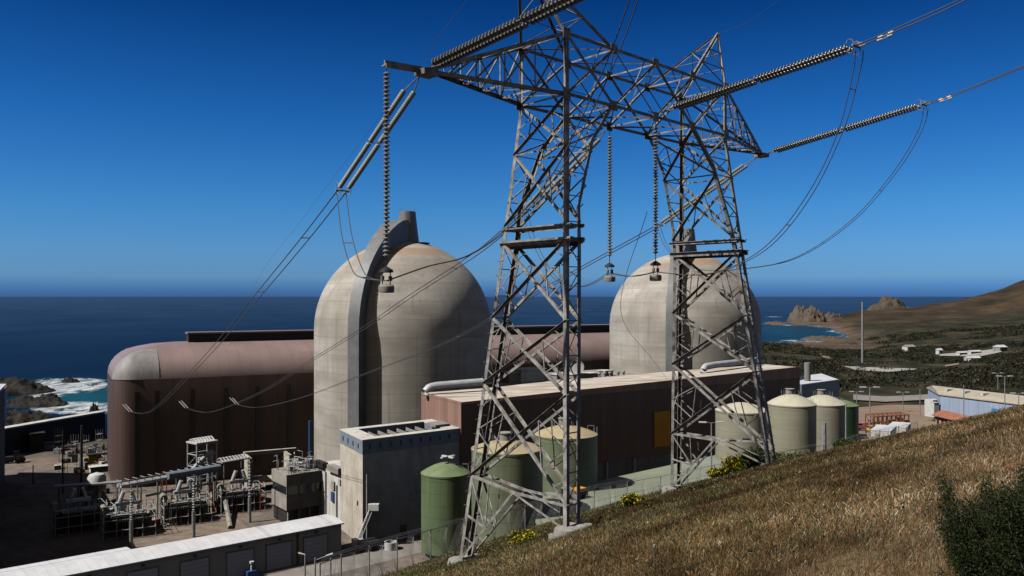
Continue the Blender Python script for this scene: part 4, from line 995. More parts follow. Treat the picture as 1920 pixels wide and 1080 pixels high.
cable('jumper_cable', 'twin jumper arcing down from the upper right insulator to the counterweight', [U2b+Z3*-.2, P(1607, 130, 33.2), P(1580, 235, 34), P(1530, 345, 35), P(1465, 437, 36.5), P(1402, 487, 38), P(1320, 515, 39.3), JM2], .02, .14, (.2, .55), group=g)
cable('jumper_cable', 'short twin jumper between the two counterweights', [JM2, P(1185, 518, 41.3), JM1], .02, .14, (), group=g)
cable('jumper_cable', 'twin jumper dipping left from the counterweight behind the left column', [JM1, P(1092, 537, 44), P(1040, 520, 45.5), P(1000, 450, 47), S2b], .02, .14, (.4,), group=g)
cable('jumper_cable', 'twin jumper arcing down from the lower right insulator across the right leg', [U3b+Z3*-.2, P(1725, 245, 44.3), P(1680, 320, 45.5), P(1600, 412, 47.5), P(1500, 480, 50), P(1410, 502, 52), P(1310, 505, 54.5), P(1255, 470, 56.3), S3b], .02, .14, (.3,), group=g)
pk = W(-1.6, -1.5, 14.7); pk2 = W(14.7, -1.5, 14.7)
cable('earth_wire', 'single thin earth wire running down-left from the pylon peak', span(pk, on_hall(430, 38), [(860, 20), (700, 235), (560, 420), (480, 530)]), .012, 0, n=12, twin=False, group='earth wires')
cable('earth_wire', 'single thin earth wire leaving the right pylon peak uphill', [pk2, P(1400, 42, 44), P(1460, 0, 41), P(1560, -80, 37)], .008, 0, twin=False, group='earth wires')
cable('guy_wire', 'thin stay wire slanting down over the far dome', [W(9.8, -3, 8.5)+Z3*-4, P(1165, 590, 75), P(1222, 672, 110), P(1252, 712, 150)], .02, 0, twin=False)
print('stage tower done')

# ---------------------------------------------------------------- transformers
def transformer(label):
    t = thing('transformer', label, 'transformer', (0, 0, 0), 'main transformers in front of the turbine hall')
    MB().box((0, 0, .3), (8.0, 4.2, 4.6)).build('tank', 'transformer', t)
    MB().box((0, 0, 4.9), (7.6, 3.8, .35)).build('lid', 'pale_metal', t)
    MB().box((0, 0, 0), (9.4, 5.4, .3)).build('plinth', 'concrete', t)
    for s in (-1, 1):
        m = MB()
        for k in range(14): m.box((-3.7+k*.57, s*2.75, .8), (.12, 1.0, 3.6))
        m.build('radiator', 'transformer', t)
    for s in (-1, 1):
        m = MB()
        for k in range(5): m.box((s*4.6, -1.6+k*.8, .8), (1.0, .12, 3.4))
        m.build('radiator', 'transformer', t)
    m = MB(); m.tube([(-5.2, -1.4, 6.6), (-5.2, 1.8, 6.6)], .85, 16); m.build('conservator', 'tank_cream', t)
    m = MB(); m.tube([(-5.2, 0, 5.8), (-4.4, 0, 5.1)], .2, 6); m.tube([(-5.2, -1, 0), (-5.2, -1, 5.8)], .15, 6); m.tube([(-5.2, 1.4, 0), (-5.2, 1.4, 5.8)], .15, 6); m.build('pipework', 'galvanised_far', t)
    m = MB(); m.box((0, .6, 7.0), (5.4, 1.2, .7)); m.build('bus_box', 'bus_duct', t)
    for x in (-2, 0, 2):
        m = MB(); stack(m, (x, -.4, 5.25), (x, -.4, 7.0), 7, .28, .1, 10); m.build('bushing', 'porcelain', t)
    m = MB(); m.tube([(-1.8, .6, 7.7), (-.9, .6, 10.2)], .5, 10); m.tube([(1.6, .6, 7.7), (.8, .6, 10.2)], .4, 10); m.build('duct_riser', 'bus_duct', t)
    m = MB()
    for k in range(6): m.box((-3+k*1.2, rnd.uniform(-1.3, 1.3), 5.25), (.5, .5, rnd.uniform(.3, .8)))
    m.build('lid_fittings', 'white_paint', t)
    m = MB()
    for z in (2.2, 4.6, 6.2):
        m.tube([(-5.6, -4.0, z), (5.6, -4.0, z), (5.6, 4.0, z), (-5.6, 4.0, z), (-5.6, -4.0, z)], .09, 4)
    for x in (-5.6, -2.8, 0, 2.8, 5.6):
        m.tube([(x, -4.0, 0), (x, -4.0, 6.9)], .09, 4); m.tube([(x, -4.0, 6.2), (x, -2.6, 7.2)], .06, 4); m.tube([(x, 4.0, 0), (x, 4.0, 6.2)], .08, 4)
    m.build('spray_pipe_frame', 'bus_duct', t)
    m = MB()
    for k in range(5): m.box((-3.2+k*1.6, -3.4, .6), (.35, .15, rnd.uniform(.6, 2)))
    m.build('red_panels', 'red_paint', t)
    return t
tr0 = transformer('dark finned transformer with conservator drum, nearest the white shed end')
tp = [XY(240, 186), XY(348, 197), XY(450, 208)]
tr0.location = (tp[0][0], tp[0][1], 0); tr0.rotation_euler = (0, 0, R_(30)); tr0.scale = (.92,)*3
dup(tr0, (tp[1][0], tp[1][1], 0), R_(30), 'dark finned transformer in the middle, below the tall steel rack', .92)
dup(tr0, (tp[2][0], tp[2][1], 0), R_(30), 'dark finned transformer closest to the switch house', .92)
t4 = dup(tr0, (*XY(148, 189), 0), R_(35), 'dark transformer standing in deep shadow at far left', .92)
def gantry():
    A = Vector((*XY(226, 190), 0)); B = Vector((*XY(405, 209), 0)); d = (B-A).normalized(); n = Vector((-d.y, d.x, 0)); L = (B-A).length
    t = thing('bus_gantry', 'long horizontal steel bus duct gantry above the transformers', 'gantry', A)
    m = MB(); m.tube([A+Z3*9.6, B+Z3*9.6], .45, 10); m.tube([A+Z3*9.6+n*1.3, B+Z3*9.6+n*1.3], .45, 10); m.tube([A+d*6+Z3*6.4, B-d*2+Z3*6.4], .3, 8); m.build('bus_duct', 'bus_duct', t)
    m = MB()
    for k in range(14):
        p = A+d*(L*k/13); m.tube([p+Z3*9.9-n*.4, p+Z3*10.8-n*.4, p+Z3*10.8+n*1.7], .09, 4)
    m.tube([A+Z3*10.8-n*.4, B+Z3*10.8-n*.4], .06, 4); m.build('walkway_rail', 'galvanised_far', t)
    for k in range(6):
        p = A+d*(L*k/5)
        for o in (0, 1.5): MB().tube([(p+n*o), (p+n*o)+Z3*9.3], .16, 6).build('post', 'galvanised_far', t)
    # tall rack
    c = Vector((*XY(379, 212), 0)); t = thing('steel_rack', 'tall boxy steel rack with pipes above the middle transformer', 'rack', c)
    m = MB(); hx = 2.7
    cs = [c+d*a+n*b for a, b in ((-hx, -2), (hx, -2), (hx, 2), (-hx, 2))]
    for q in cs: MB().tube([q, q+Z3*15.6], .18, 6).build('post', 'bus_duct', t)
    m = MB()
    for z in (7, 10, 13, 15.6):
        for i in range(4): m.tube([cs[i]+Z3*z, cs[(i+1) % 4]+Z3*z], .13, 5)
    for i in range(4): m.tube([cs[i]+Z3*10, cs[(i+1) % 4]+Z3*13], .1, 5)
    m.build('beams', 'bus_duct', t)
    MB().box((c.x, c.y, 15.7), (6, 4.6, .35), ux=(d.x, d.y)).build('top_deck', 'white_paint', t)
    m = MB()
    for k in range(7): p = c+d*(-2.4+k*.8); m.tube([p+Z3*16-n*1.8, p+Z3*16.9-n*.2, p+Z3*16.4+n*1.6], .16, 5)
    m.build('top_bushings', 'white_paint', t)
    m = MB(); m.tube([c+d*-4.5-n*2+Z3*9.3, c+d*1.6-n*1.2+Z3*13.4], .5, 8); m.tube([c+d*2.3+Z3*3, c+d*2.3+Z3*13.5], .65, 10); m.tube([c+d*-.6+Z3*4, c+d*-.6+Z3*12], .55, 10); m.build('bus_pipe', 'bus_duct', t)
    # platform over transformer 3
    c = Vector((*XY(436, 213), 0)); t = thing('steel_platform', 'low steel platform with bushings above the third transformer', 'rack', c); m = MB()
    for a, b in ((-3.5, -1.5), (3.5, -1.5), (3.5, 1.5), (-3.5, 1.5)): MB().tube([c+d*a+n*b, c+d*a+n*b+Z3*11], .13, 5).build('post', 'galvanised_far', t)
    MB().box((c.x, c.y, 11), (8, 3.6, .3), ux=(d.x, d.y)).build('top_deck', 'pale_metal', t); m = MB()
    for k in range(9): p = c+d*(-3.6+k*.9); m.tube([p+Z3*11.3-n*1.4, p+Z3*12.1, p+Z3*11.5+n*1.4], .12, 5)
    m.build('top_bushings', 'white_paint', t)
    m = MB(); m.tube([c+d*(-5)+Z3*10.2-n*2, c+d*(-18)+Z3*10.2-n*1], .9, 10); tag(m.build('dark_duct', 'slate_band'), 'slate grey duct between the tall rack and the low platform', 'duct')
    for px, D, z, lab in ((246, 176, 13, 'bushing pole in front of the nearest transformer'), (363, 184, 13.5, 'bushing pole in front of the middle transformer'), (468, 196, 15, 'bushing pole in front of the third transformer')):
        q = Vector((*XY(px, D), 0)); t = thing('bushing_pole', lab, 'pole', q, 'bushing poles before the transformers')
        MB().tube([q, q+Z3*5.6], .38, 10).build('column', 'galvanised_far', t); m = MB(); stack(m, q+Z3*5.6, q+Z3*(z-1), 12, .3, .12, 10); m.build('disc_stack', 'bus_duct', t)
        m = MB(); m.tube([q+Z3*(z-1), q+Z3*z], .1, 6); m.tube([q+Z3*(z-1.2)-d*.8, q+Z3*(z-1.2)+d*.8], .1, 5); m.build('cap', 'galvanised_far', t)
    rr = random.Random(5)
    for k, px in enumerate((296, 305, 312, 392, 402, 410, 322, 488)):
        q = Vector((*XY(px, 205+rr.uniform(-3, 3)), 0)); t = thing('fire_pipe', 'thin red upright fire pipe standing between the transformers', 'pipe', q, 'red fire pipes between transformers')
        m = MB(); h = rr.uniform(5, 8); m.tube([q, q+Z3*h, q+Z3*(h+.4)+d*.8], .13, 5); m.tube([q+Z3*h*.6, q+Z3*(h*.6-.5)+d*1.5], .1, 5); m.build('pipe', 'red_paint', t)
    q = G(432, 960, 0); m = MB(); m.tube([G(418, 945, 0)+Z3*4, G(432, 992, 0)+Z3*.3], .55, 8); tag(m.build('slanted_duct', 'concrete'), 'grey slanted duct leaning down toward the white shed roof', 'duct')
gantry()
# big office block just outside the frame on the left, whose shadow lies on the yard
def office():
    a = [XY(8, 238), XY(-60, 236), XY(-560, 190), XY(-420, 135), XY(-88, 165)]
    t = thing('office_block', 'dark-sided office block whose edge shows at the left border', 'building', (a[0][0], a[0][1], 0))
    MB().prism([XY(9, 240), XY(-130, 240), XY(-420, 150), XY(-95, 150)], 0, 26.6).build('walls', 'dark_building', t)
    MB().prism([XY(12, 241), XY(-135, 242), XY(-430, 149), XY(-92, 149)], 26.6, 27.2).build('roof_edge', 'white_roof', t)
    MB().prism([XY(-10, 222), XY(-10, 150), XY(-90, 150), XY(-90, 222)], 0, 30).build('shadow_block', 'dark_building', t)  # unseen block added to carry the shadow farther across the yard
    t = thing('harbour_building', 'pale gabled building corner at the left border above the dark wall', 'building', (*XY(-20, 312), 0))
    MB().prism([XY(12, 322), XY(-90, 322), XY(-90, 300), XY(4, 300)], 0, 17, None).build('walls', 'blue_wall', t)
    MB().prism([XY(13.5, 323), XY(-90, 323), XY(-90, 299), XY(4, 299)], 17, 18.2).build('roof', 'tan_roof', t)
office()
def harbour_wall():
    a = Vector((*XY(-40, 268), 0)); b = Vector((*XY(197, 318), 0)); d = (b-a).normalized(); n = Vector((-d.y, d.x, 0))
    t = thing('harbour_wall', 'long dark wall with pale top edge between the yard and the surf', 'wall', a)
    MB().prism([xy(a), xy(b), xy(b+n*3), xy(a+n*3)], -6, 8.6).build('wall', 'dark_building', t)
    MB().prism([xy(a-n*.3), xy(b-n*.3), xy(b+n*3.3), xy(a+n*3.3)], 8.6, 9.1).build('coping', 'concrete_white', t)
harbour_wall()
# things in the far yard, left
def crate(px, py, sz, mt, name, label, cat, rz=.6, z=0, roof=None):
    p = G(px, py, z); t = thing(name, label, cat, p)
    MB().box(p, sz, rz).build('body', mt, t)
    MB().box((p.x, p.y, z+sz[2]), (sz[0]+.5, sz[1]+.5, .3), rz).build('roof', roof or mt, t); return t
crate(69, 846, (4.2, 4, 6.0), 'dark_building', 'guard_kiosk', 'dark square kiosk alone in the far left yard', 'kiosk')
crate(90, 842, (4, 2, 2.0), 'concrete_white', 'equipment_box', 'pale low box right of the dark kiosk', 'box', roof='pink_paint')
crate(131, 850, (4.5, 2.4, 2.2), 'red_paint', 'red_skid', 'red machinery skid in the far left yard', 'machine', roof='dark_metal')
crate(178, 868, (4, 2.4, 2.6), 'yellow_paint', 'yellow_skid', 'orange yellow machine beside the hall corner', 'machine', roof='dark_metal')
crate(186, 884, (5, 2.6, 1.4), 'concrete_white', 'pallet_stack', 'pile of pale crates at the foot of the hall corner', 'crates')
def loader():
    p = G(28, 868, 0); t = thing('wheel_loader', 'dark wheel loader parked at the left of the far yard', 'loader', p); x, y = p.x, p.y
    MB().box((x, y, .9), (5, 2.2, 1.2), .4).build('body', 'dark_metal', t); c = MB().box((x+.4, y+.2, 2.1), (1.6, 1.6, 1.6), .4).build('cab', 'glass', t)
    for a, b in ((-1.7, -1.2), (1.7, -1.2), (-1.7, 1.2), (1.7, 1.2)): MB().lathe([(.1, -.3), (.85, -.28), (.85, .28), (.1, .3)], (x+a, y+b, .85), 14, (-.39, .92, 0)).build('wheel', 'rubber', t)
    MB().box((x-3.9, y-1.5, .4), (1.2, 2.8, 1.2), .4).build('bucket', 'orange_panel', t)
loader()
m = MB(); p = G(102, 976, 0); m.lathe([(.1, 0), (2.2, .05), (2.2, 3), (1.7, 3.9), (.1, 4.4)], (p.x+2, p.y+16, 3.5), 20); m.tube([(p.x+2, p.y+16, 0), (p.x+2, p.y+16, 3.6)], .6, 8); tag(m.build('white_hood', 'white_paint'), 'white domed cap poking up out of the deep shadow at left', 'tank')
cp = thing('canopy_roof', 'thin flat canopy on posts at the shadow edge left of the transformers', 'canopy', G(165, 930, 0)); p = G(165, 950, 0)
MB().box((p.x, p.y, 5.4), (15, 2.4, .35), R_(20)).build('roof', 'pale_metal', cp)
for k in range(4): MB().tube([(p.x-6+k*4, p.y-2.2+k*1.45, 0), (p.x-6+k*4, p.y-2.2+k*1.45, 5.4)], .14, 5).build('post', 'dark_metal', cp)

def clutter():
    r7 = random.Random(19)
    def one(px, py, k, lab, grp):
        p = G(px, py, 0); rz = r7.uniform(0, 3); t = thing('equipment_box', lab, 'equipment', p, grp)
        a, b, h = r7.uniform(1.2, 3.2), r7.uniform(.8, 1.8), r7.uniform(.8, 2.6); mt = ('concrete_white', 'bus_duct', 'dark_metal', 'galvanised_far', 'rust', 'concrete')[k % 6]
        MB().box(p, (a, b, h), rz).build('body', mt, t)
        m = MB(); m.tube([(p.x, p.y, h), (p.x, p.y, h+r7.uniform(.3, 1.6)), (p.x+r7.uniform(-2, 2), p.y+r7.uniform(-1, 1), h+.4)], .1, 5); m.build('pipe', 'bus_duct', t)
    for k in range(26):
        f = r7.random(); one(200+f*320, 1012-f*85+r7.uniform(-40, 4), k, 'small equipment box with a bent pipe on the transformer yard', 'equipment boxes on the transformer yard')
    for k in range(22): one(r7.uniform(105, 196), r7.uniform(835, 890), k, 'small equipment box in the far yard beside the hall corner', 'equipment boxes in the far yard')
    for k in range(10): one(r7.uniform(150, 235), r7.uniform(905, 990), k, 'small equipment box at the edge of the shadow left of the transformers', 'equipment boxes at the shadow edge')
    for k in range(9):
        px = 100+k*11+r7.uniform(-3, 3); p = G(px, r7.uniform(845, 900), 0); t = thing('scaffold_tower', 'thin pipe scaffold standing in the far yard by the hall', 'scaffold', p, 'pipe scaffolds in the far yard'); m = MB(); h = r7.uniform(4, 9)
        for a, b in ((0, 0), (1.6, 0), (1.6, 1.6), (0, 1.6)): m.tube([p+Vector((a, b, 0)), p+Vector((a, b, h))], .07, 4)
        for z in range(2, int(h), 2): m.tube([p+Vector((0, 0, z)), p+Vector((1.6, 0, z)), p+Vector((1.6, 1.6, z)), p+Vector((0, 1.6, z)), p+Vector((0, 0, z))], .05, 4)
        m.build('frame', 'galvanised_far' if k % 2 else 'dark_metal', t)
    # radiator pipework and cable trays around the transformers
    for k, (px, py) in enumerate(((292, 990), (400, 962), (505, 935), (268, 950), (330, 935))):
        p = G(px, py, 0); t = thing('cable_tray', 'low steel cable tray on short legs between the transformers', 'cable tray', p, 'cable trays between transformers'); d = Vector((.85, .5, 0)); m = MB()
        for o in (0, .5): m.tube([p-d*4+Vector((0, o, 1.6)), p+d*4+Vector((0, o, 1.6))], .1, 4)
        for q in range(6): c = p+d*(-4+q*1.6); m.tube([c, c+Z3*1.6], .08, 4); m.tube([c+Z3*1.6, c+Z3*1.6+Vector((0, .5, 0))], .08, 4)
        m.build('tray', 'galvanised_far', t)
clutter()

# ---------------------------------------------------------------- lamps and poles
def lamp(px, ytop, D, kind, label, mat='galvanised_far', z0=None, r=.13):
    top = P(px, ytop, D); z = z0 if z0 is not None else h1(top.x, top.y)
    t = thing('street_lamp' if kind != 'post' else 'steel_pole', label, 'lamp' if kind != 'post' else 'pole', (top.x, top.y, z), 'yard lamps' if kind != 'post' else 'steel poles')
    MB().tube([(top.x, top.y, z-.3), (top.x, top.y, top.z)], [r*1.3, r], 8).build('pole', mat, t)
    if kind == 'double':
        for s in (-1, 1):
            MB().tube([(top.x, top.y, top.z), (top.x+s*1.2, top.y, top.z+.15)], .06, 5).build('arm', mat, t)
            MB().box((top.x+s*1.75, top.y, top.z+.05), (1.5, .6, .22), .1*s).build('lamp_head', 'white_paint', t)
    elif kind == 'cluster':
        for a in range(4):
            aa = R_(45+90*a); MB().box((top.x+1.0*math.cos(aa), top.y+1.0*math.sin(aa), top.z-.05), (1.5, .55, .25), aa).build('lamp_head', 'white_paint', t)
    elif kind == 'arm':
        MB().tube([(top.x, top.y, top.z-.4), (top.x+2.0, top.y+.3, top.z+.3)], .06, 5).build('arm', mat, t)
        m = MB(); m.tube([(top.x+1.8, top.y+.3, top.z+.25), (top.x+3.0, top.y+.4, top.z+.6)], [.12, .2], 8); m.build('lamp_head', 'white_paint', t)
    elif kind == 'armleft':
        m = MB(); m.tube([(top.x-1.2, top.y+.1, top.z+.25), (top.x, top.y, top.z)], [.2, .1], 8); m.build('lamp_head', 'white_paint', t)
    return t
lamp(591, 1046, 148, 'arm', 'street lamp with one raised arm at bottom centre-left', z0=0)
lamp(572, 1040, 152, 'armleft', 'street lamp with drooping head beside the raised-arm lamp', z0=0)
lamp(840, 857, 172, 'cluster', 'tall slim lamp with four heads in front of the bright green tank', z0=0)
lamp(1334, 793, 170, 'double', 'lamp with two heads behind the right pylon leg', z0=10)
lamp(1545, 792, 150, 'post', 'thick grey pole rising from the hill edge below the cream tanks', r=.42)
lamp(1586, 757, 190, 'post', 'slim grey pole in front of the dark green tank', r=.16)
lamp(1631, 727, 215, 'double', 'lamp with white heads right of the dark green tank')
lamp(1606, 735, 300, 'double', 'short lamp farther back behind the dark green tank', z0=10)
lamp(1693, 736, 330, 'double', 'lamp near the middle of the far perimeter road', z0=8)
lamp(1725, 730, 300, 'post', 'lone pole on the perimeter road left of the blue warehouse', z0=10)
lamp(1871, 700, 380, 'double', 'farther lamp standing behind the blue warehouse roof', z0=9)
lamp(1884, 706, 262, 'double', 'nearer lamp standing in front of the blue warehouse', z0=11)
lamp(1807, 722, 255, 'post', 'slim pole in front of the blue warehouse wall', z0=11)
lamp(1910, 738, 262, 'double', 'stubby lamp at the right border by the warehouse', z0=14)
lamp(118, 808, 225, 'post', 'grey pole at the shadow edge of the far left yard', 'dark_building', 0, .16)
lamp(153, 798, 222, 'post', 'thick black pole left of the turbine hall corner', 'dark_metal', 0, .32)
lamp(62, 872, 236, 'post', 'short black pole in the far left yard', 'dark_metal', 0, .14)
t = lamp(1617, 566, 620, 'post', 'very tall thin mast standing on the pale clearing', z0=4, r=.7)

# ---------------------------------------------------------------- right-hand yard
def warehouse():
    a = Vector((*XY(1762, 300), 0)); b = Vector((*XY(1905, 274), 0)); d = (b-a).normalized(); n = Vector((.28, .96, 0)).normalized()
    b = b+d*8; L = (b-a).length; W_ = 22; z0, ze, zr = 9, 17.2, 19.4
    t = thing('warehouse', 'pale blue warehouse with low tan gable roof at the right', 'warehouse', a)
    MB().prism([xy(a), xy(b), xy(b+n*W_), xy(a+n*W_)], z0, ze).build('walls', 'blue_wall', t)
    vs = []
    for q in (a-d*.6, b+d*.6):
        for y, z in ((-.6, ze), (-.6, ze+.3), (W_/2, zr), (W_+.6, ze+.3), (W_+.6, ze)): p = q+n*y; vs.append((p.x, p.y, z))
    MB().add(vs, [(0, 1, 6, 5), (1, 2, 7, 6), (2, 3, 8, 7), (3, 4, 9, 8), (4, 0, 5, 9), (0, 4, 3, 2, 1), (5, 6, 7, 8, 9)]).build('roof', 'tan_roof', t, 5)
    p = b-d*14.3-n*.1; MB().box((p.x, p.y, z0), (4.4, .4, 6.0), ux=(d.x, d.y)).build('door', 'blue_door', t)
    for k in (5, 12, 19): p = a+d*k+n*6; MB().box((p.x, p.y, 18.3), (2.4, 1.2, .9), .3).build('roof_vent', 'white_paint', t)
    p = a-d*1.6+n*4; MB().box((p.x, p.y, z0), (3.4, 5, 6), ux=(d.x, d.y)).build('side_cabin', 'white_paint', t)
    a = Vector((*XY(1754, 282), 0)); b = Vector((*XY(1803, 268), 0)); d = (b-a).normalized(); n = Vector((-d.y, d.x, 0))
    if n.y < 0: n = -n
    L = (b-a).length; t = thing('brick_hut', 'small hut with rusty orange roof in front of the warehouse', 'hut', a)
    MB().prism([xy(a), xy(b), xy(b+n*5), xy(a+n*5)], 9, 12.6).build('walls', 'cream_wall', t)
    vs = []
    for q in (a-d*.6, b+d*.6):
        for y, z in ((-1, 12.5), (-1, 12.7), (2.5, 14.3), (6, 12.7), (6, 12.5)): p = q+n*y; vs.append((p.x, p.y, z))
    MB().add(vs, [(0, 1, 6, 5), (1, 2, 7, 6), (2, 3, 8, 7), (3, 4, 9, 8), (4, 0, 5, 9), (0, 4, 3, 2, 1), (5, 6, 7, 8, 9)]).build('roof', 'rust_roof', t, 5)
    for k in range(4): p = a+d*(1.5+k*2.5)-n*.05; MB().box((p.x, p.y, 9.3), (1.0, .3, 2.0), ux=(d.x, d.y)).build('window', 'glass', t)
    for px, D, sz, lab in ((1820, 266, (3, 2, 2.2), 'rusty bin beside the small hut'), (1752, 300, (2.2, 2, 5), 'narrow white cabinet at the left end of the warehouse')):
        p = XY(px, D); t = thing('yard_bin', lab, 'bin', (p[0], p[1], 10)); mt = 'rust' if 'rusty' in lab else 'white_paint'
        MB().box((p[0], p[1], 9.5), sz, .3).build('body', mt, t); MB().box((p[0], p[1], 9.5+sz[2]), (sz[0]+.2, sz[1]+.2, .15), .3).build('lid', mt, t)
warehouse()
def rack_frames():
    for k, (pa, pb, D, z, h, mt, lab) in enumerate(((1637, 1704, 236, 13.4, 5.2, 'rust', 'rusty steel lattice frame stacked above the pale one'), (1641, 1700, 229, 10, 4.4, 'cream_wall', 'pale steel lattice frame below the rusty one'))):
        a = Vector((*XY(pa, D), 0)); b = Vector((*XY(pb, D+4), 0)); t = thing('scaffold_stack', lab, 'scaffold', (a.x, a.y, z), 'stacked steel frames in the right yard'); d = (b-a); nrm = Vector((.05, 1, 0))
        m = MB()
        for i in range(9):
            q = a+d*(i/8)
            for j in range(2): m.box((q.x, q.y+j*5, z), (.22, .22, h))
            m.tube([(q.x, q.y, z+h), (q.x, q.y+5, z+h)], .14, 4); m.tube([(q.x, q.y, z+.1), (q.x, q.y+5, z+h)], .1, 4)
        m.build('uprights', mt, t); m = MB()
        for z_ in (.1, h*.5, h):
            for j in range(2): m.tube([(a.x, a.y+j*5, z+z_), (b.x, b.y+j*5, z+z_)], .16, 4)
        m.build('rails', mt, t)
        m = MB(); rr = random.Random(k)
        for i in range(26):
            q = a+d*rr.random(); m.box((q.x, q.y+rr.uniform(.5, 4.5), z+rr.choice((.3, h*.5+.2))), (rr.uniform(.4, 2.2), .5, rr.uniform(.2, 1.4)), rr.uniform(-.3, .3))
        m.build('stacked_panels', 'rust' if k == 0 else 'concrete', t)
    for k, (px, D, lab) in enumerate(((1657, 200, 'white shipping container nearer the pole, at the hill edge'), (1686, 213, 'white shipping container behind the first one'))):
        x, y = XY(px, D); t = thing('shipping_container', lab, 'container', (x, y, 13.5), 'white containers at the hill edge'); rz = R_(58)
        zt = CZ-(802-555)/F*D if k == 0 else CZ-(796-555)/F*D
        MB().box((x, y, zt-3.2), (9.5, 4.2, 3.1), rz).build('body', 'shed_wall', t); MB().box((x, y, zt-.1), (9.6, 4.3, .1), rz).build('roof', 'white_roof', t)
        MB().box((x-2.8*math.cos(rz)-1.6*math.sin(-rz)*0-1.95, y-4.1, zt-3.1), (1.0, .2, 2.6), 0).build('door', 'white_paint', t)
rack_frames()
vehicle(1643, 262, 10, 0.2, 'van', 'small yellow van behind the rusty frames', 'van', 'yellow_paint')
vehicle(1619, 268, 10, 0.1, 'van', 'small pink van left of the yellow one', 'van', 'pink_paint')

# ---------------------------------------------------------------- boom lift, tarps, tank ring on the yard
def boom():
    b = G(672, 1034, 0); q = P(697, 952, b.y+3); t = thing('boom_lift', 'white telescopic boom lift rising beside the concrete block', 'boom lift', b)
    MB().box((b.x+1.5, b.y+1, .5), (4.5, 2.6, 1.5), .6).build('chassis', 'dark_metal', t); MB().box((b.x-.2, b.y, 1.2), (1.8, 1.8, 1.4), .6).build('turret', 'white_paint', t)
    for a in (-1, 1):
        for c in (-1, 1): MB().lathe([(.1, -.25), (.6, -.22), (.6, .22), (.1, .25)], (b.x+1.5+a*1.5, b.y+1+c*1.1, .6), 12, (-.56, .83, 0)).build('wheel', 'rubber', t)
    m = MB(); p0 = Vector((b.x, b.y, 2.2))
    for o in ((-.35, 0, 0), (.35, 0, 0), (0, 0, .8)):
        m.tube([p0+Vector(o), q+Vector(o)], .12, 5)
    for k in range(14):
        a = p0.lerp(q, k/14); c = p0.lerp(q, (k+1)/14); m.tube([a+Vector((-.35, 0, 0)), c+Vector((.35, 0, 0))], .06, 4); m.tube([a+Vector((.35, 0, 0)), c+Vector((0, 0, .8))], .06, 4)
    m.build('boom', 'white_paint', t)
    m = MB().box((q.x+.4, q.y, q.z-.5), (2.2, 1.2, 1.3)); m.build('basket', 'white_paint', t)
    p = G(733, 1030, 0); t = thing('ring_tank', 'short white open ring tank on the yard by the road', 'tank', p); MB().lathe([(1.3, 0), (1.35, 1.6), (1.15, 1.62), (1.15, .2), (.05, .15)], p, 24).build('shell', 'white_paint', t); MB().lathe([(1.12, .3), (1.12, .9), (.1, .95)], p, 20).build('contents', 'dark_metal', t)
    m = MB(); p = G(728, 1012, 0); rr = random.Random(2)
    n = 12; vs = []
    for i in range(n+1):
        for j in range(5):
            x = -4+8.5*i/n; y = (j-2)*1.1*(1-.03*i); vs.append((p.x+x*.9-y*.3, p.y+x*.3+y, .1+rr.random()*.5+(1.6 if 2 <= i <= 3 and 1 <= j <= 3 else 0)))
    m.add(vs, [(i*5+j, i*5+j+1, (i+1)*5+j+1, (i+1)*5+j) for i in range(n) for j in range(4)]); tag(m.build('white_tarp', 'white_paint', None, 20), 'crumpled white tarpaulin on the ground at the foot of the block', 'tarpaulin')
boom()
# yard road sheet below the hill
def strip(name, pix, wds, mt, z=.03, lab=None):
    pts = [G(px, py, 0) for px, py in pix]; m = MB(); vs = []
    for i, p in enumerate(pts):
        d = (pts[min(i+1, len(pts)-1)]-pts[max(i-1, 0)]).normalized(); n = Vector((-d.y, d.x, 0)); vs += [(p.x-n.x*wds, p.y-n.y*wds, z), (p.x+n.x*wds, p.y+n.y*wds, z)]
    m.add(vs, [(2*i, 2*i+1, 2*i+3, 2*i+2) for i in range(len(pts)-1)]); o = m.build(name, mt); tag(o, lab, kind='structure')
strip('road', [(300, 1160), (500, 1092), (650, 1058), (780, 1026), (900, 1004), (960, 992)], 3.6, 'road')
strip('road_verge', [(300, 1135), (500, 1075), (640, 1044), (770, 1014), (880, 994)], .5, 'concrete', .06)
def blue_valves():
    for px, py, mt, lab in ((440, 1078, 'blue_paint', 'blue valve unit with white caps in front of the roller doors'), (425, 1084, 'white_paint', 'small white valve unit beside the blue one'), (472, 1082, 'blue_paint', 'dark blue box by the roller doors')):
        p = G(px, py, 0); t = thing('valve_unit', lab, 'valve', p, 'valve units in front of the shed'); MB().box(p, (2.2, 1.4, 1.3), .7).build('body', mt, t); m = MB(); m.tube([p+Z3*1.3, p+Z3*2.6], .22, 6); m.tube([p+Z3*2.6, p+Z3*2.9], .45, 8); m.build('cap', 'white_paint', t)
blue_valves()

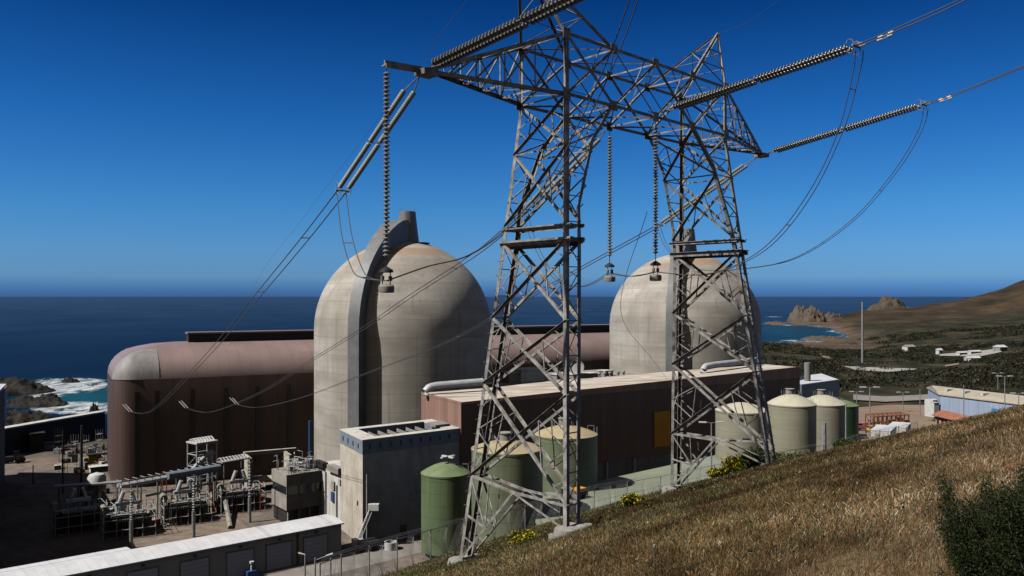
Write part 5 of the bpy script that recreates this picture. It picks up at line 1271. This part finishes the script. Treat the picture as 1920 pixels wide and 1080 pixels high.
# ---------------------------------------------------------------- chain-link fence
def fence():
    pr = [(600, 1058, 52), (640, 1042, 56), (745, 1010, 64), (870, 977, 74), (985, 950, 85), (1115, 915, 93), (1239, 893, 113), (1340, 872, 122), (1440, 850, 130), (1545, 835, 138), (1650, 806, 150), (1720, 792, 165)]
    tops = []
    for i in range(len(pr)-1):
        n = 4
        for k in range(n):
            t = k/n; tops.append(P(*[pr[i][j]+(pr[i+1][j]-pr[i][j])*t for j in range(3)]))
    tops.append(P(*pr[-1])); T = thing('chain_link_fence', 'chain-link fence with steel posts along the foot of the grassy hill', 'fence', tops[0])
    ft = []
    for q in tops:
        ft.append(Vector((q.x, q.y, q.z-2.5)))
    for i, q in enumerate(tops):
        if i % 2 == 0: MB().tube([Vector((q.x, q.y, min(ft[i].z, h1(q.x, q.y))-.6)), q+Z3*.1], .05, 6).build('post', 'galvanised_far', T)
    m = MB(); m.tube(tops, .03, 5); m.tube([f+Z3*.1 for f in ft], .02, 4); m.build('rail', 'galvanised_far', T)
    m = MB()
    for i in range(len(tops)-1):
        L = (tops[i+1]-tops[i]).length; n = max(3, int(L/.22))
        for k in range(n):
            a, b = k/n, min(1, (k+8)/n)
            m.tube([ft[i].lerp(ft[i+1], a), tops[i].lerp(tops[i+1], b)], .006, 3, False); m.tube([tops[i].lerp(tops[i+1], a), ft[i].lerp(ft[i+1], b)], .006, 3, False)
    m.build('wire_mesh', 'galvanised_far', T)
    m = MB()
    for q in range(3): m.tube([p+Z3*(.15+.12*q)+Vector((.1*q, 0, 0)) for p in tops], .008, 3)
    m.build('barbed_wire', 'galvanised_far', T)
fence()

# ---------------------------------------------------------------- far clearings, house, rocks
def drape(name, top, bot, mt, n=16, lift=.6, lab=None):
    vs = []; k = 5
    for i in range(n+1):
        t = i/n; xt = np.interp(t, np.linspace(0, 1, len(top)), [q[0] for q in top]); yt = np.interp(t, np.linspace(0, 1, len(top)), [q[1] for q in top])
        xb = np.interp(t, np.linspace(0, 1, len(bot)), [q[0] for q in bot]); yb = np.interp(t, np.linspace(0, 1, len(bot)), [q[1] for q in bot])
        for j in range(k+1):
            p = RC(xt+(xb-xt)*j/k, yt+(yb-yt)*j/k, 200); vs.append((p.x, p.y, p.z+lift))
    m = MB(); m.add(vs, [(i*(k+1)+j, (i+1)*(k+1)+j, (i+1)*(k+1)+j+1, i*(k+1)+j+1) for i in range(n) for j in range(k)]); o = m.build(name, mt, None, 80); tag(o, lab, kind='structure')
drape('gravel_pad', [(1578, 687), (1620, 690), (1660, 691), (1720, 693)], [(1582, 688), (1605, 696), (1665, 699), (1712, 695)], 'pad')
drape('gravel_pad', [(1762, 665), (1830, 660), (1875, 654)], [(1762, 668), (1835, 670), (1878, 661)], 'pad')
drape('dirt_track', [(1528, 660), (1545, 665), (1558, 672)], [(1536, 664), (1542, 670), (1562, 679)], 'dirt')
drape('dirt_track', [(1772, 686), (1798, 682)], [(1772, 689), (1798, 685)], 'dirt')
drape('perimeter_road', [(1600, 742), (1660, 746), (1740, 742)], [(1600, 752), (1660, 756), (1740, 752)], 'road')
drape('dirt_yard', [(1604, 765), (1660, 760), (1735, 760)], [(1604, 835), (1700, 835), (1765, 812)], 'dirt', lift=.15)
def small_building(px, py, sz, label, mt='white_paint', rf='white_roof'):
    p = RC(px, py, 250); t = thing('far_house', label, 'house', p); MB().box((p.x, p.y, p.z-1), (sz[0], sz[1], sz[2]+1), .4).build('walls', mt, t)
    x, y, z = p.x, p.y, p.z+sz[2]; a, b = sz[0]/2+.4, sz[1]/2+.4; ca, sa = math.cos(.4), math.sin(.4)
    vs = [(x+i*ca-j*sa, y+i*sa+j*ca, z+k) for i, j, k in ((-a, -b, 0), (a, -b, 0), (a, b, 0), (-a, b, 0), (-a, 0, sz[2]*.45), (a, 0, sz[2]*.45))]
    MB().add(vs, [(0, 1, 5, 4), (2, 3, 4, 5), (0, 4, 3), (1, 2, 5), (0, 3, 2, 1)]).build('roof', rf, t, 5)
small_building(1704, 658, (12, 8, 5), 'tiny white house alone in the dark scrub', 'concrete_white', 'concrete')
small_building(1761, 664, (5, 4, 4), 'tiny white cabin at the left end of the pale car park')
small_building(1805, 666, (12, 4, 2.4), 'long white trailer on the pale car park, left one')
small_building(1827, 664, (13, 4, 2.4), 'long white trailer on the pale car park, right one')
small_building(1824, 677, (11, 6, 2.5), 'white roofed shed below the pale car park')
small_building(1875, 659, (9, 7, 4), 'small pale hut at the right end of the car park', 'concrete')
def rock(name, label, cx, cy, rx, ry, hz, zb, mt, seed, n=64, pw=1.0, lf=3.0):
    g_ = np.linspace(-1, 1, n); xx, yy = np.meshgrid(g_, g_); r = np.sqrt(xx**2+yy**2)
    prof = np.clip(1-r**2*1.0, 0, 1)**pw
    ns = fbm(xx*lf+seed*3.7+50, yy*lf+seed*1.3+50, 5); nz = np.abs(fbm(xx*lf*2+seed+20, yy*lf*2+20, 4)-.5)*2
    n3 = fbm(xx*lf*6+seed, yy*lf*6+11, 3)-.5
    z = zb-4+(prof*(0.35+1.1*ns)*(1-.4*nz)+.22*n3*np.minimum(1, prof*3))*(hz+4)*1.12
    v = np.stack([cx+xx*rx, cy+yy*ry, z], 2).reshape(-1, 3); i = np.arange((n-1)*n).reshape(n-1, n)[:, :-1].ravel(); f = np.stack([i, i+1, i+n+1, i+n], 1)
    o = raw_mesh(name, v, f, mt, None, False); tag(o, label, 'rock', 'sea rocks'); o.location = (cx, cy, zb); v2 = v-np.array([cx, cy, zb]); o.data.vertices.foreach_set('co', v2.astype(np.float32).ravel()); return o
def rk(label, px, py, D, w, h, mt, seed, dep=None, **k):
    x, y = XY(px, D); rock('sea_rock', label, x, y, w/2, (dep or w)/2, h, SEA, mt, seed, **k)
rk('large dark sea cliff rock at the left border', 6, 0, 690, 82, 9, 'rock', 1, 70, pw=.5)
rk('dark jagged reef jutting right into the surf', 62, 0, 610, 54, 5.5, 'rock', 2, 36, pw=.45)
rk('nearest black rock headland behind the dark harbour wall', 15, 0, 520, 54, 8, 'rock', 4, 46, pw=.35)
rk('lone small black rock in the surf', 177, 0, 572, 9, 5, 'rock', 5, 8, pw=.7)
rk('flat dark rock awash among the foam', 131, 0, 770, 22, 3, 'rock', 6, 12, pw=.5)
rk('dark rock islet at the tip of the reef', 98, 0, 645, 14, 3.5, 'rock', 16, 14, pw=.5)
rk('pale jagged sea stack, tallest of the far coast rocks', 1512, 0, 2500, 112, 44, 'rock_pale', 7, 110, pw=.55, lf=4.0)
rk('smaller orange sea rock right of the pale stack', 1558, 0, 2550, 90, 24, 'rock_pale', 8, 70, pw=.6, lf=4.0)
rk('low pale reef left of the sea stack', 1455, 0, 2380, 75, 6, 'rock_pale', 3, 60, pw=.5, lf=4.0)
rk('low pale beach rocks at the foot of the sea stack', 1530, 0, 2330, 150, 5, 'rock_pale', 13, 60, pw=.4, lf=4.0)
rk('conical rocky knoll on the far headland', 1664, 0, 2750, 230, 72, 'rock_brown', 10, 170, pw=1.9, lf=1.6)
rk('pale boulders on the bay shore', 1545, 0, 1520, 90, 5.5, 'rock_pale', 12, 50, pw=.4, lf=5.0)

# ---------------------------------------------------------------- scrub in the valley (ground cover)
def scrub():
    n = 9000; px = nr.uniform(1425, 2000, n); D = np.exp(nr.uniform(np.log(285), np.log(1500), n)); X = (px-960)/F*D
    z = H(X, D); dens = fbm(X*.02+7, D*.012, 4); ok = (dens > .47) & (z > SEA+6) & ~((px > 1570) & (px < 1730) & (D > 440) & (D < 680) & (nr.rand(n) > .15)) & ~((px > 1740) & (D < 340)) & ~((px > 1745) & (px < 1890) & (D > 640) & (D < 900) & (nr.rand(n) > .3))
    ok &= ~((D < 330) & (px > 1560))
    X, D, z = X[ok], D[ok], z[ok]; n = len(X); S = nr.uniform(.8, 2.3, n)*(1+D/900)
    m = 26; dirs = nr.normal(size=(n, m, 3)); dirs /= np.linalg.norm(dirs, axis=2, keepdims=True); dirs[:, :, 2] = np.abs(dirs[:, :, 2])
    c = np.stack([X, D, z], 1)[:, None]+dirs*S[:, None, None]*np.array([1.5, 1.5, .75])*nr.uniform(.5, 1, (n, m, 1))
    c = c.reshape(-1, 3); s = np.repeat(S, m)*.38; N = len(c)
    t1 = nr.normal(size=(N, 3)); t2 = nr.normal(size=(N, 3)); t1 /= np.linalg.norm(t1, axis=1)[:, None]; t2 /= np.linalg.norm(t2, axis=1)[:, None]
    v = np.stack([c-t1*s[:, None], c+t1*s[:, None]*.6+t2*s[:, None]*.4, c+t2*s[:, None]], 1).reshape(-1, 3); f = np.arange(3*N).reshape(-1, 3)
    base = np.array([.026, .030, .018])[None]*nr.uniform(.6, 1.6, (n, 1)); br = nr.rand(n) < .12; base[br] = np.array([.10, .075, .04])
    cc = np.repeat(base, m*3, 0); cols = np.concatenate([cc, np.ones((len(cc), 1))], 1)
    o = raw_mesh('coastal_scrub', v, f, 'scrub', cols); tag(o, 'dark low coastal scrub covering the valley floor', kind='stuff')
scrub()

# ---------------------------------------------------------------- dry grass on the hill
def grass(N, dmin, dmax, seed, hs=1.0):
    r = np.random.RandomState(seed)
    D = np.exp(r.uniform(np.log(dmin), np.log(dmax), N*2)); px = r.uniform(560, 2450 if dmin < 40 else 2150, N*2); X = (px-960)/F*D
    e = (D-np.interp(X, FX, FY))*.55; cl = fbm(X*1.6+40, D*1.1+21, 3); keep = (e < 16) & (cl+.3*r.rand(N*2) > .46); X, D = X[keep][:N], D[keep][:N]; n = len(X)
    z = H(X, D)
    big = fbm(X*.16+3, D*.10+8, 4); mid = fbm(X*.55+31, D*.4+5, 3)
    wgt = np.clip((big-.5)*4+.5, 0, 1)
    tall = (.05+.14*r.rand(n)**1.7)*(.65+.7*mid)*hs
    wd = np.maximum(.0028, D*.00030)*r.uniform(.6, 1.6, n)
    ang = r.uniform(0, 2*np.pi, n); lean = r.normal(0, .42, n); lx = np.cos(ang)*lean*tall+.06*tall; ly = np.sin(ang)*lean*tall
    wx, wy = -np.sin(ang+1.2)*wd*.5, np.cos(ang+1.2)*wd*.5
    z = z-.02
    v0 = np.stack([X-wx, D-wy, z], 1); v1 = np.stack([X+wx, D+wy, z], 1)
    v2 = np.stack([X+lx*.5+wx*.9, D+ly*.5+wy*.9, z+tall*.6], 1); v3 = np.stack([X+lx*.5-wx*.9, D+ly*.5-wy*.9, z+tall*.6], 1)
    hw = 1.5
    v4 = np.stack([X+lx+wx*hw, D+ly+wy*hw, z+tall*.93], 1); v5 = np.stack([X+lx-wx*hw, D+ly-wy*hw, z+tall], 1)
    v = np.stack([v0, v1, v2, v3, v4, v5], 1).reshape(-1, 3); k = np.arange(n)*6
    f = np.concatenate([np.stack([k, k+1, k+2, k+3], 1), np.stack([k+3, k+2, k+4, k+5], 1)])
    pal = np.array([[.58, .42, .24], [.46, .29, .14], [.34, .16, .06], [.14, .075, .04], [.17, .20, .08], [.80, .73, .58], [.07, .095, .035]])
    pxk = 960+F*X/D; edge = np.clip((D-16)/20, 0, 1)*np.clip(1-(pxk-700)/1100, 0, 1)*(.5+.9*fbm(X*.3+60, D*.2, 3))
    pr = np.stack([.18+.22*wgt, .2+0*wgt, .34*(1-mid)+.10, .12+0*wgt, .08+1.5*edge+.30*(1-wgt)*mid, .05+.34*wgt*np.clip(1.6-D/20, .3, 1), .05+.7*edge], 1); pr /= pr.sum(1, keepdims=True)
    ci = (r.rand(n)[:, None] > np.cumsum(pr, 1)).sum(1).clip(0, 6)
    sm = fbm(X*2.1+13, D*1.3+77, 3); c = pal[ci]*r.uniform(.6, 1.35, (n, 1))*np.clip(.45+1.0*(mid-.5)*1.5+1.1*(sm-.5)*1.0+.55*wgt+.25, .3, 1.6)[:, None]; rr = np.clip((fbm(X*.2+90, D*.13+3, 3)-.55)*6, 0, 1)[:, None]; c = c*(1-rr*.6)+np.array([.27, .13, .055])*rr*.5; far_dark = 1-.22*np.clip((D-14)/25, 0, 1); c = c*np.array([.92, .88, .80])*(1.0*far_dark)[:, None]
    cols = np.concatenate([np.repeat(c, 6, 0), np.ones((n*6, 1))], 1)
    return v, f, cols
vs, fs, cs = [], [], []; o_ = 0
for a in ((190000, 4.0, 10, 1, .9), (400000, 10, 24, 2, 1.0), (350000, 24, 62, 3, 1.15), (90000, 60, 150, 4, 1.8)):
    v, f, c = grass(*a); vs.append(v); fs.append(f+o_); cs.append(c); o_ += len(v)
o = raw_mesh('dry_grass', np.concatenate(vs), np.concatenate(fs), 'blades', np.concatenate(cs)); tag(o, 'dry tan and rust grass covering the foreground hill', kind='stuff')

# ---------------------------------------------------------------- shrubs
def leafy(name, label, cat, base, blobs, nl, ls, pal, seed, stems=(), group=None, part='foliage', mat='leaves'):
    r = np.random.RandomState(seed); C = []
    tot = sum(b[3]*b[4]*b[5] for b in blobs)
    for x, y, z, rx, ry, rz in blobs:
        n = max(20, int(nl*(rx*ry*rz)/tot)); d = r.normal(size=(n, 3)); d /= np.linalg.norm(d, axis=1)[:, None]; d *= r.uniform(0, 1, (n, 1))**.45
        C.append(np.array([x, y, z])+d*np.array([rx, ry, rz])*(1+.25*r.normal(size=(n, 1))))
    C = np.concatenate(C); N = len(C); t1 = r.normal(size=(N, 3)); t1[:, 2] += .5; t1 /= np.linalg.norm(t1, axis=1)[:, None]; t2 = np.cross(t1, r.normal(size=(N, 3))); t2 /= np.linalg.norm(t2, axis=1)[:, None]
    s = ls*r.uniform(.6, 1.4, (N, 1)); v = np.stack([C-t1*s, C+t2*s*.45, C+t1*s, C-t2*s*.45], 1).reshape(-1, 3); f = np.arange(4*N).reshape(-1, 4)
    pal = np.array(pal); ci = r.randint(0, len(pal), N); cc = pal[ci]*r.uniform(.7, 1.3, (N, 1)); cols = np.concatenate([np.repeat(cc, 4, 0), np.ones((4*N, 1))], 1)
    t = thing(name, label, cat, base, group); o = raw_mesh(part, v, f, mat, cols); o.parent = t; ORG[o.name] = tuple(base)
    o.data.vertices.foreach_set('co', v.astype(np.float32).ravel())   # vertices are local to the base
    if stems:
        m = MB(); b = Vector(base)
        for pts, rad in stems: m.tube([b+Vector(p) for p in pts], [rad, rad*.7, rad*.3][:len(pts)], 6)
        m.build('stems', 'wood', t)
    return t
# coyote brush at lower right: many upright plumes
bx, by = 4.3, 7.4; bz = h1(bx, by); r5 = random.Random(8); blobs = []; stems = []
def top_at(px):   # height profile of the plumes
    return np.interp(px, [1762, 1772, 1790, 1812, 1835, 1850, 1868, 1885, 1910, 1950, 2010, 2080], [985, 872, 905, 945, 940, 915, 885, 900, 880, 850, 860, 990])
for k in range(130):
    px = 1766+r5.random()**.9*330; D = by+r5.uniform(-.8, 1.0); x = (px-960)/F*D; zt = CZ-(top_at(px)+r5.choice((0, 15, 50, 90, 140, 190))-555)/F*D; x0 = bx+(x-bx)*.62+.05; g0 = h1(x0, D)
    hh = zt-g0
    if hh < .1: continue
    n = max(4, int(hh/.06)); ln = r5.uniform(-.10, .04)
    for i in range(n):
        t = .05+.95*(i+.5)/n; rr_ = .115*(1.1-t*.62)*r5.uniform(.8, 1.2)
        blobs.append((x0-bx+(x-x0)*t+ln*t+r5.uniform(-.03, .03), D-by+r5.uniform(-.03, .03), g0-bz+hh*t-.02, rr_, rr_, .08))
    stems.append((((x0-bx, D-by, g0-bz-.05), (x0-bx+(x-x0)*.5+ln*.5, D-by, g0-bz+hh*.5), (x-bx+ln, D-by, g0-bz+hh*.93)), .009))
leafy('green_bush', 'dark green bush filling the lower right corner', 'bush', (bx, by, bz), blobs, 150000, .0105, [(.020, .032, .010), (.032, .046, .015), (.013, .022, .008), (.055, .066, .022)], 5, stems)
# low flowering shrubs on the hill brow
g = 'yellow flowering shrubs on the hill'
def shrub(px, py, D, w, h, label, seed, yellow=.3, name='flowering_shrub', green=((.06, .085, .025), (.10, .12, .035), (.04, .055, .02)), nl=5000):
    x, y = XY(px, D); z = h1(x, y); r6 = random.Random(seed)
    bl = [(r6.uniform(-.5, .5)*w, r6.uniform(-.3, .3)*w, h*r6.uniform(.25, .6), w*.3, w*.3, h*.35) for _ in range(9)]
    pal = list(green); ny = int(round(yellow*len(pal)/(1-yellow))) if yellow else 0; pal += [(.62, .47, .02)]*ny
    leafy(name, label, 'shrub', (x, y, z), bl, nl, .05+D*.0006, pal, seed, group=g if yellow else None)
shrub(1385, 880, 52, 1.6, 1.3, 'yellow flowering shrub beside the right pylon footing', 21, .5)
shrub(1350, 900, 52, 1.1, .7, 'low yellow flowers left of the large flowering shrub', 22, .5)
shrub(1412, 890, 50, 1.0, 1.4, 'dark shrub tight against the right pylon footing', 23, 0, 'dark_shrub')
shrub(1190, 958, 44, .9, .6, 'small yellow flower clump between the two pylon legs', 24, .35)
shrub(990, 998, 42, 1.2, .5, 'small yellow flower clump left of the vertical leg footing', 25, .35)
shrub(966, 1006, 41, .7, .4, 'tiny yellow flower clump left of the other small clump', 26, .4)
shrub(1600, 838, 60, 1.6, .8, 'low green shrub on the hill brow under the containers', 27, 0, 'dark_shrub')
shrub(1480, 868, 55, 2.4, .7, 'green low shrub right of the right pylon footing', 28, 0, 'dark_shrub', ((.09, .11, .04), (.14, .15, .06)))
def weeds():
    r = np.random.RandomState(31); n = 5200; D = np.exp(r.uniform(np.log(7), np.log(75), n)); px = r.uniform(600, 1950, n); X = (px-960)/F*D
    msk = fbm(X*.22+51, D*.16+12, 3); pr = .10+.9*np.clip((D-16)/25, 0, 1)*np.clip(1-(px-760)/900, 0, 1); ok = (((D-np.interp(X, FX, FY))*.55) < 6) & (msk > .45) & (r.rand(n) < pr); X, D = X[ok], D[ok]; n = len(X); z = H(X, D)
    m = 34; S = r.uniform(.08, .30, n)*(1+D/70); d = r.normal(size=(n, m, 3))*np.array([1, 1, .5]); c = (np.stack([X, D, z+.05], 1)[:, None]+d*S[:, None, None]*np.array([1, 1, .5])*.8); c[:, :, 2] = np.maximum(c[:, :, 2], z[:, None]); c = c.reshape(-1, 3); N = len(c)
    s_ = np.repeat(.016+D*.0008, m)*r.uniform(.6, 1.4, N); t1 = r.normal(size=(N, 3)); t1 /= np.linalg.norm(t1, axis=1)[:, None]; t2 = r.normal(size=(N, 3)); t2 /= np.linalg.norm(t2, axis=1)[:, None]
    v = np.stack([c-t1*s_[:, None], c+t2*s_[:, None]*.5, c+t1*s_[:, None], c-t2*s_[:, None]*.5], 1).reshape(-1, 3)
    pal = np.array([[.08, .10, .035], [.15, .17, .07], [.22, .21, .10], [.055, .065, .028]]); cc = pal[np.repeat(r.randint(0, 4, n), m)]*r.uniform(.6, 1.4, (N, 1))
    o = raw_mesh('green_weeds', v, np.arange(4*N).reshape(-1, 4), 'leaves', np.concatenate([np.repeat(cc, 4, 0), np.ones((4*N, 1))], 1)); tag(o, 'low green weeds mixed through the dry grass', kind='stuff')
weeds()
# marker stake
p = RC(1227, 1075, 4); q = Vector((p.x, p.y, p.z)); t = thing('marker_stake', 'thin grey stake standing in the foreground grass', 'stake', q); MB().tube([q-Z3*.1, q+Z3*.42], .014, 6).build('stake', 'wood', t); MB().lathe([(.01, 0), (.025, .01), (.025, .05), (.01, .06)], q+Z3*.4, 8).build('cap', 'galvanised', t)
# concrete pads round the tower feet
for key, lab in (('A_ON', 'long pale concrete pad under the vertical leg pair'), ('B_ON', 'pale concrete block under the right-hand leg pair')):
    f = W(*LEG[key][-1]); f2 = W(*LEG[key.replace('O', 'I')][-1]); c = (f+f2)/2
    m = MB().box((c.x, c.y, c.z-.7), (1.9, .9, .62), ux=(U3.x, U3.y)); o = m.build('concrete_pad', 'footing'); tag(o, lab, 'concrete pad', 'pads under the pylon')
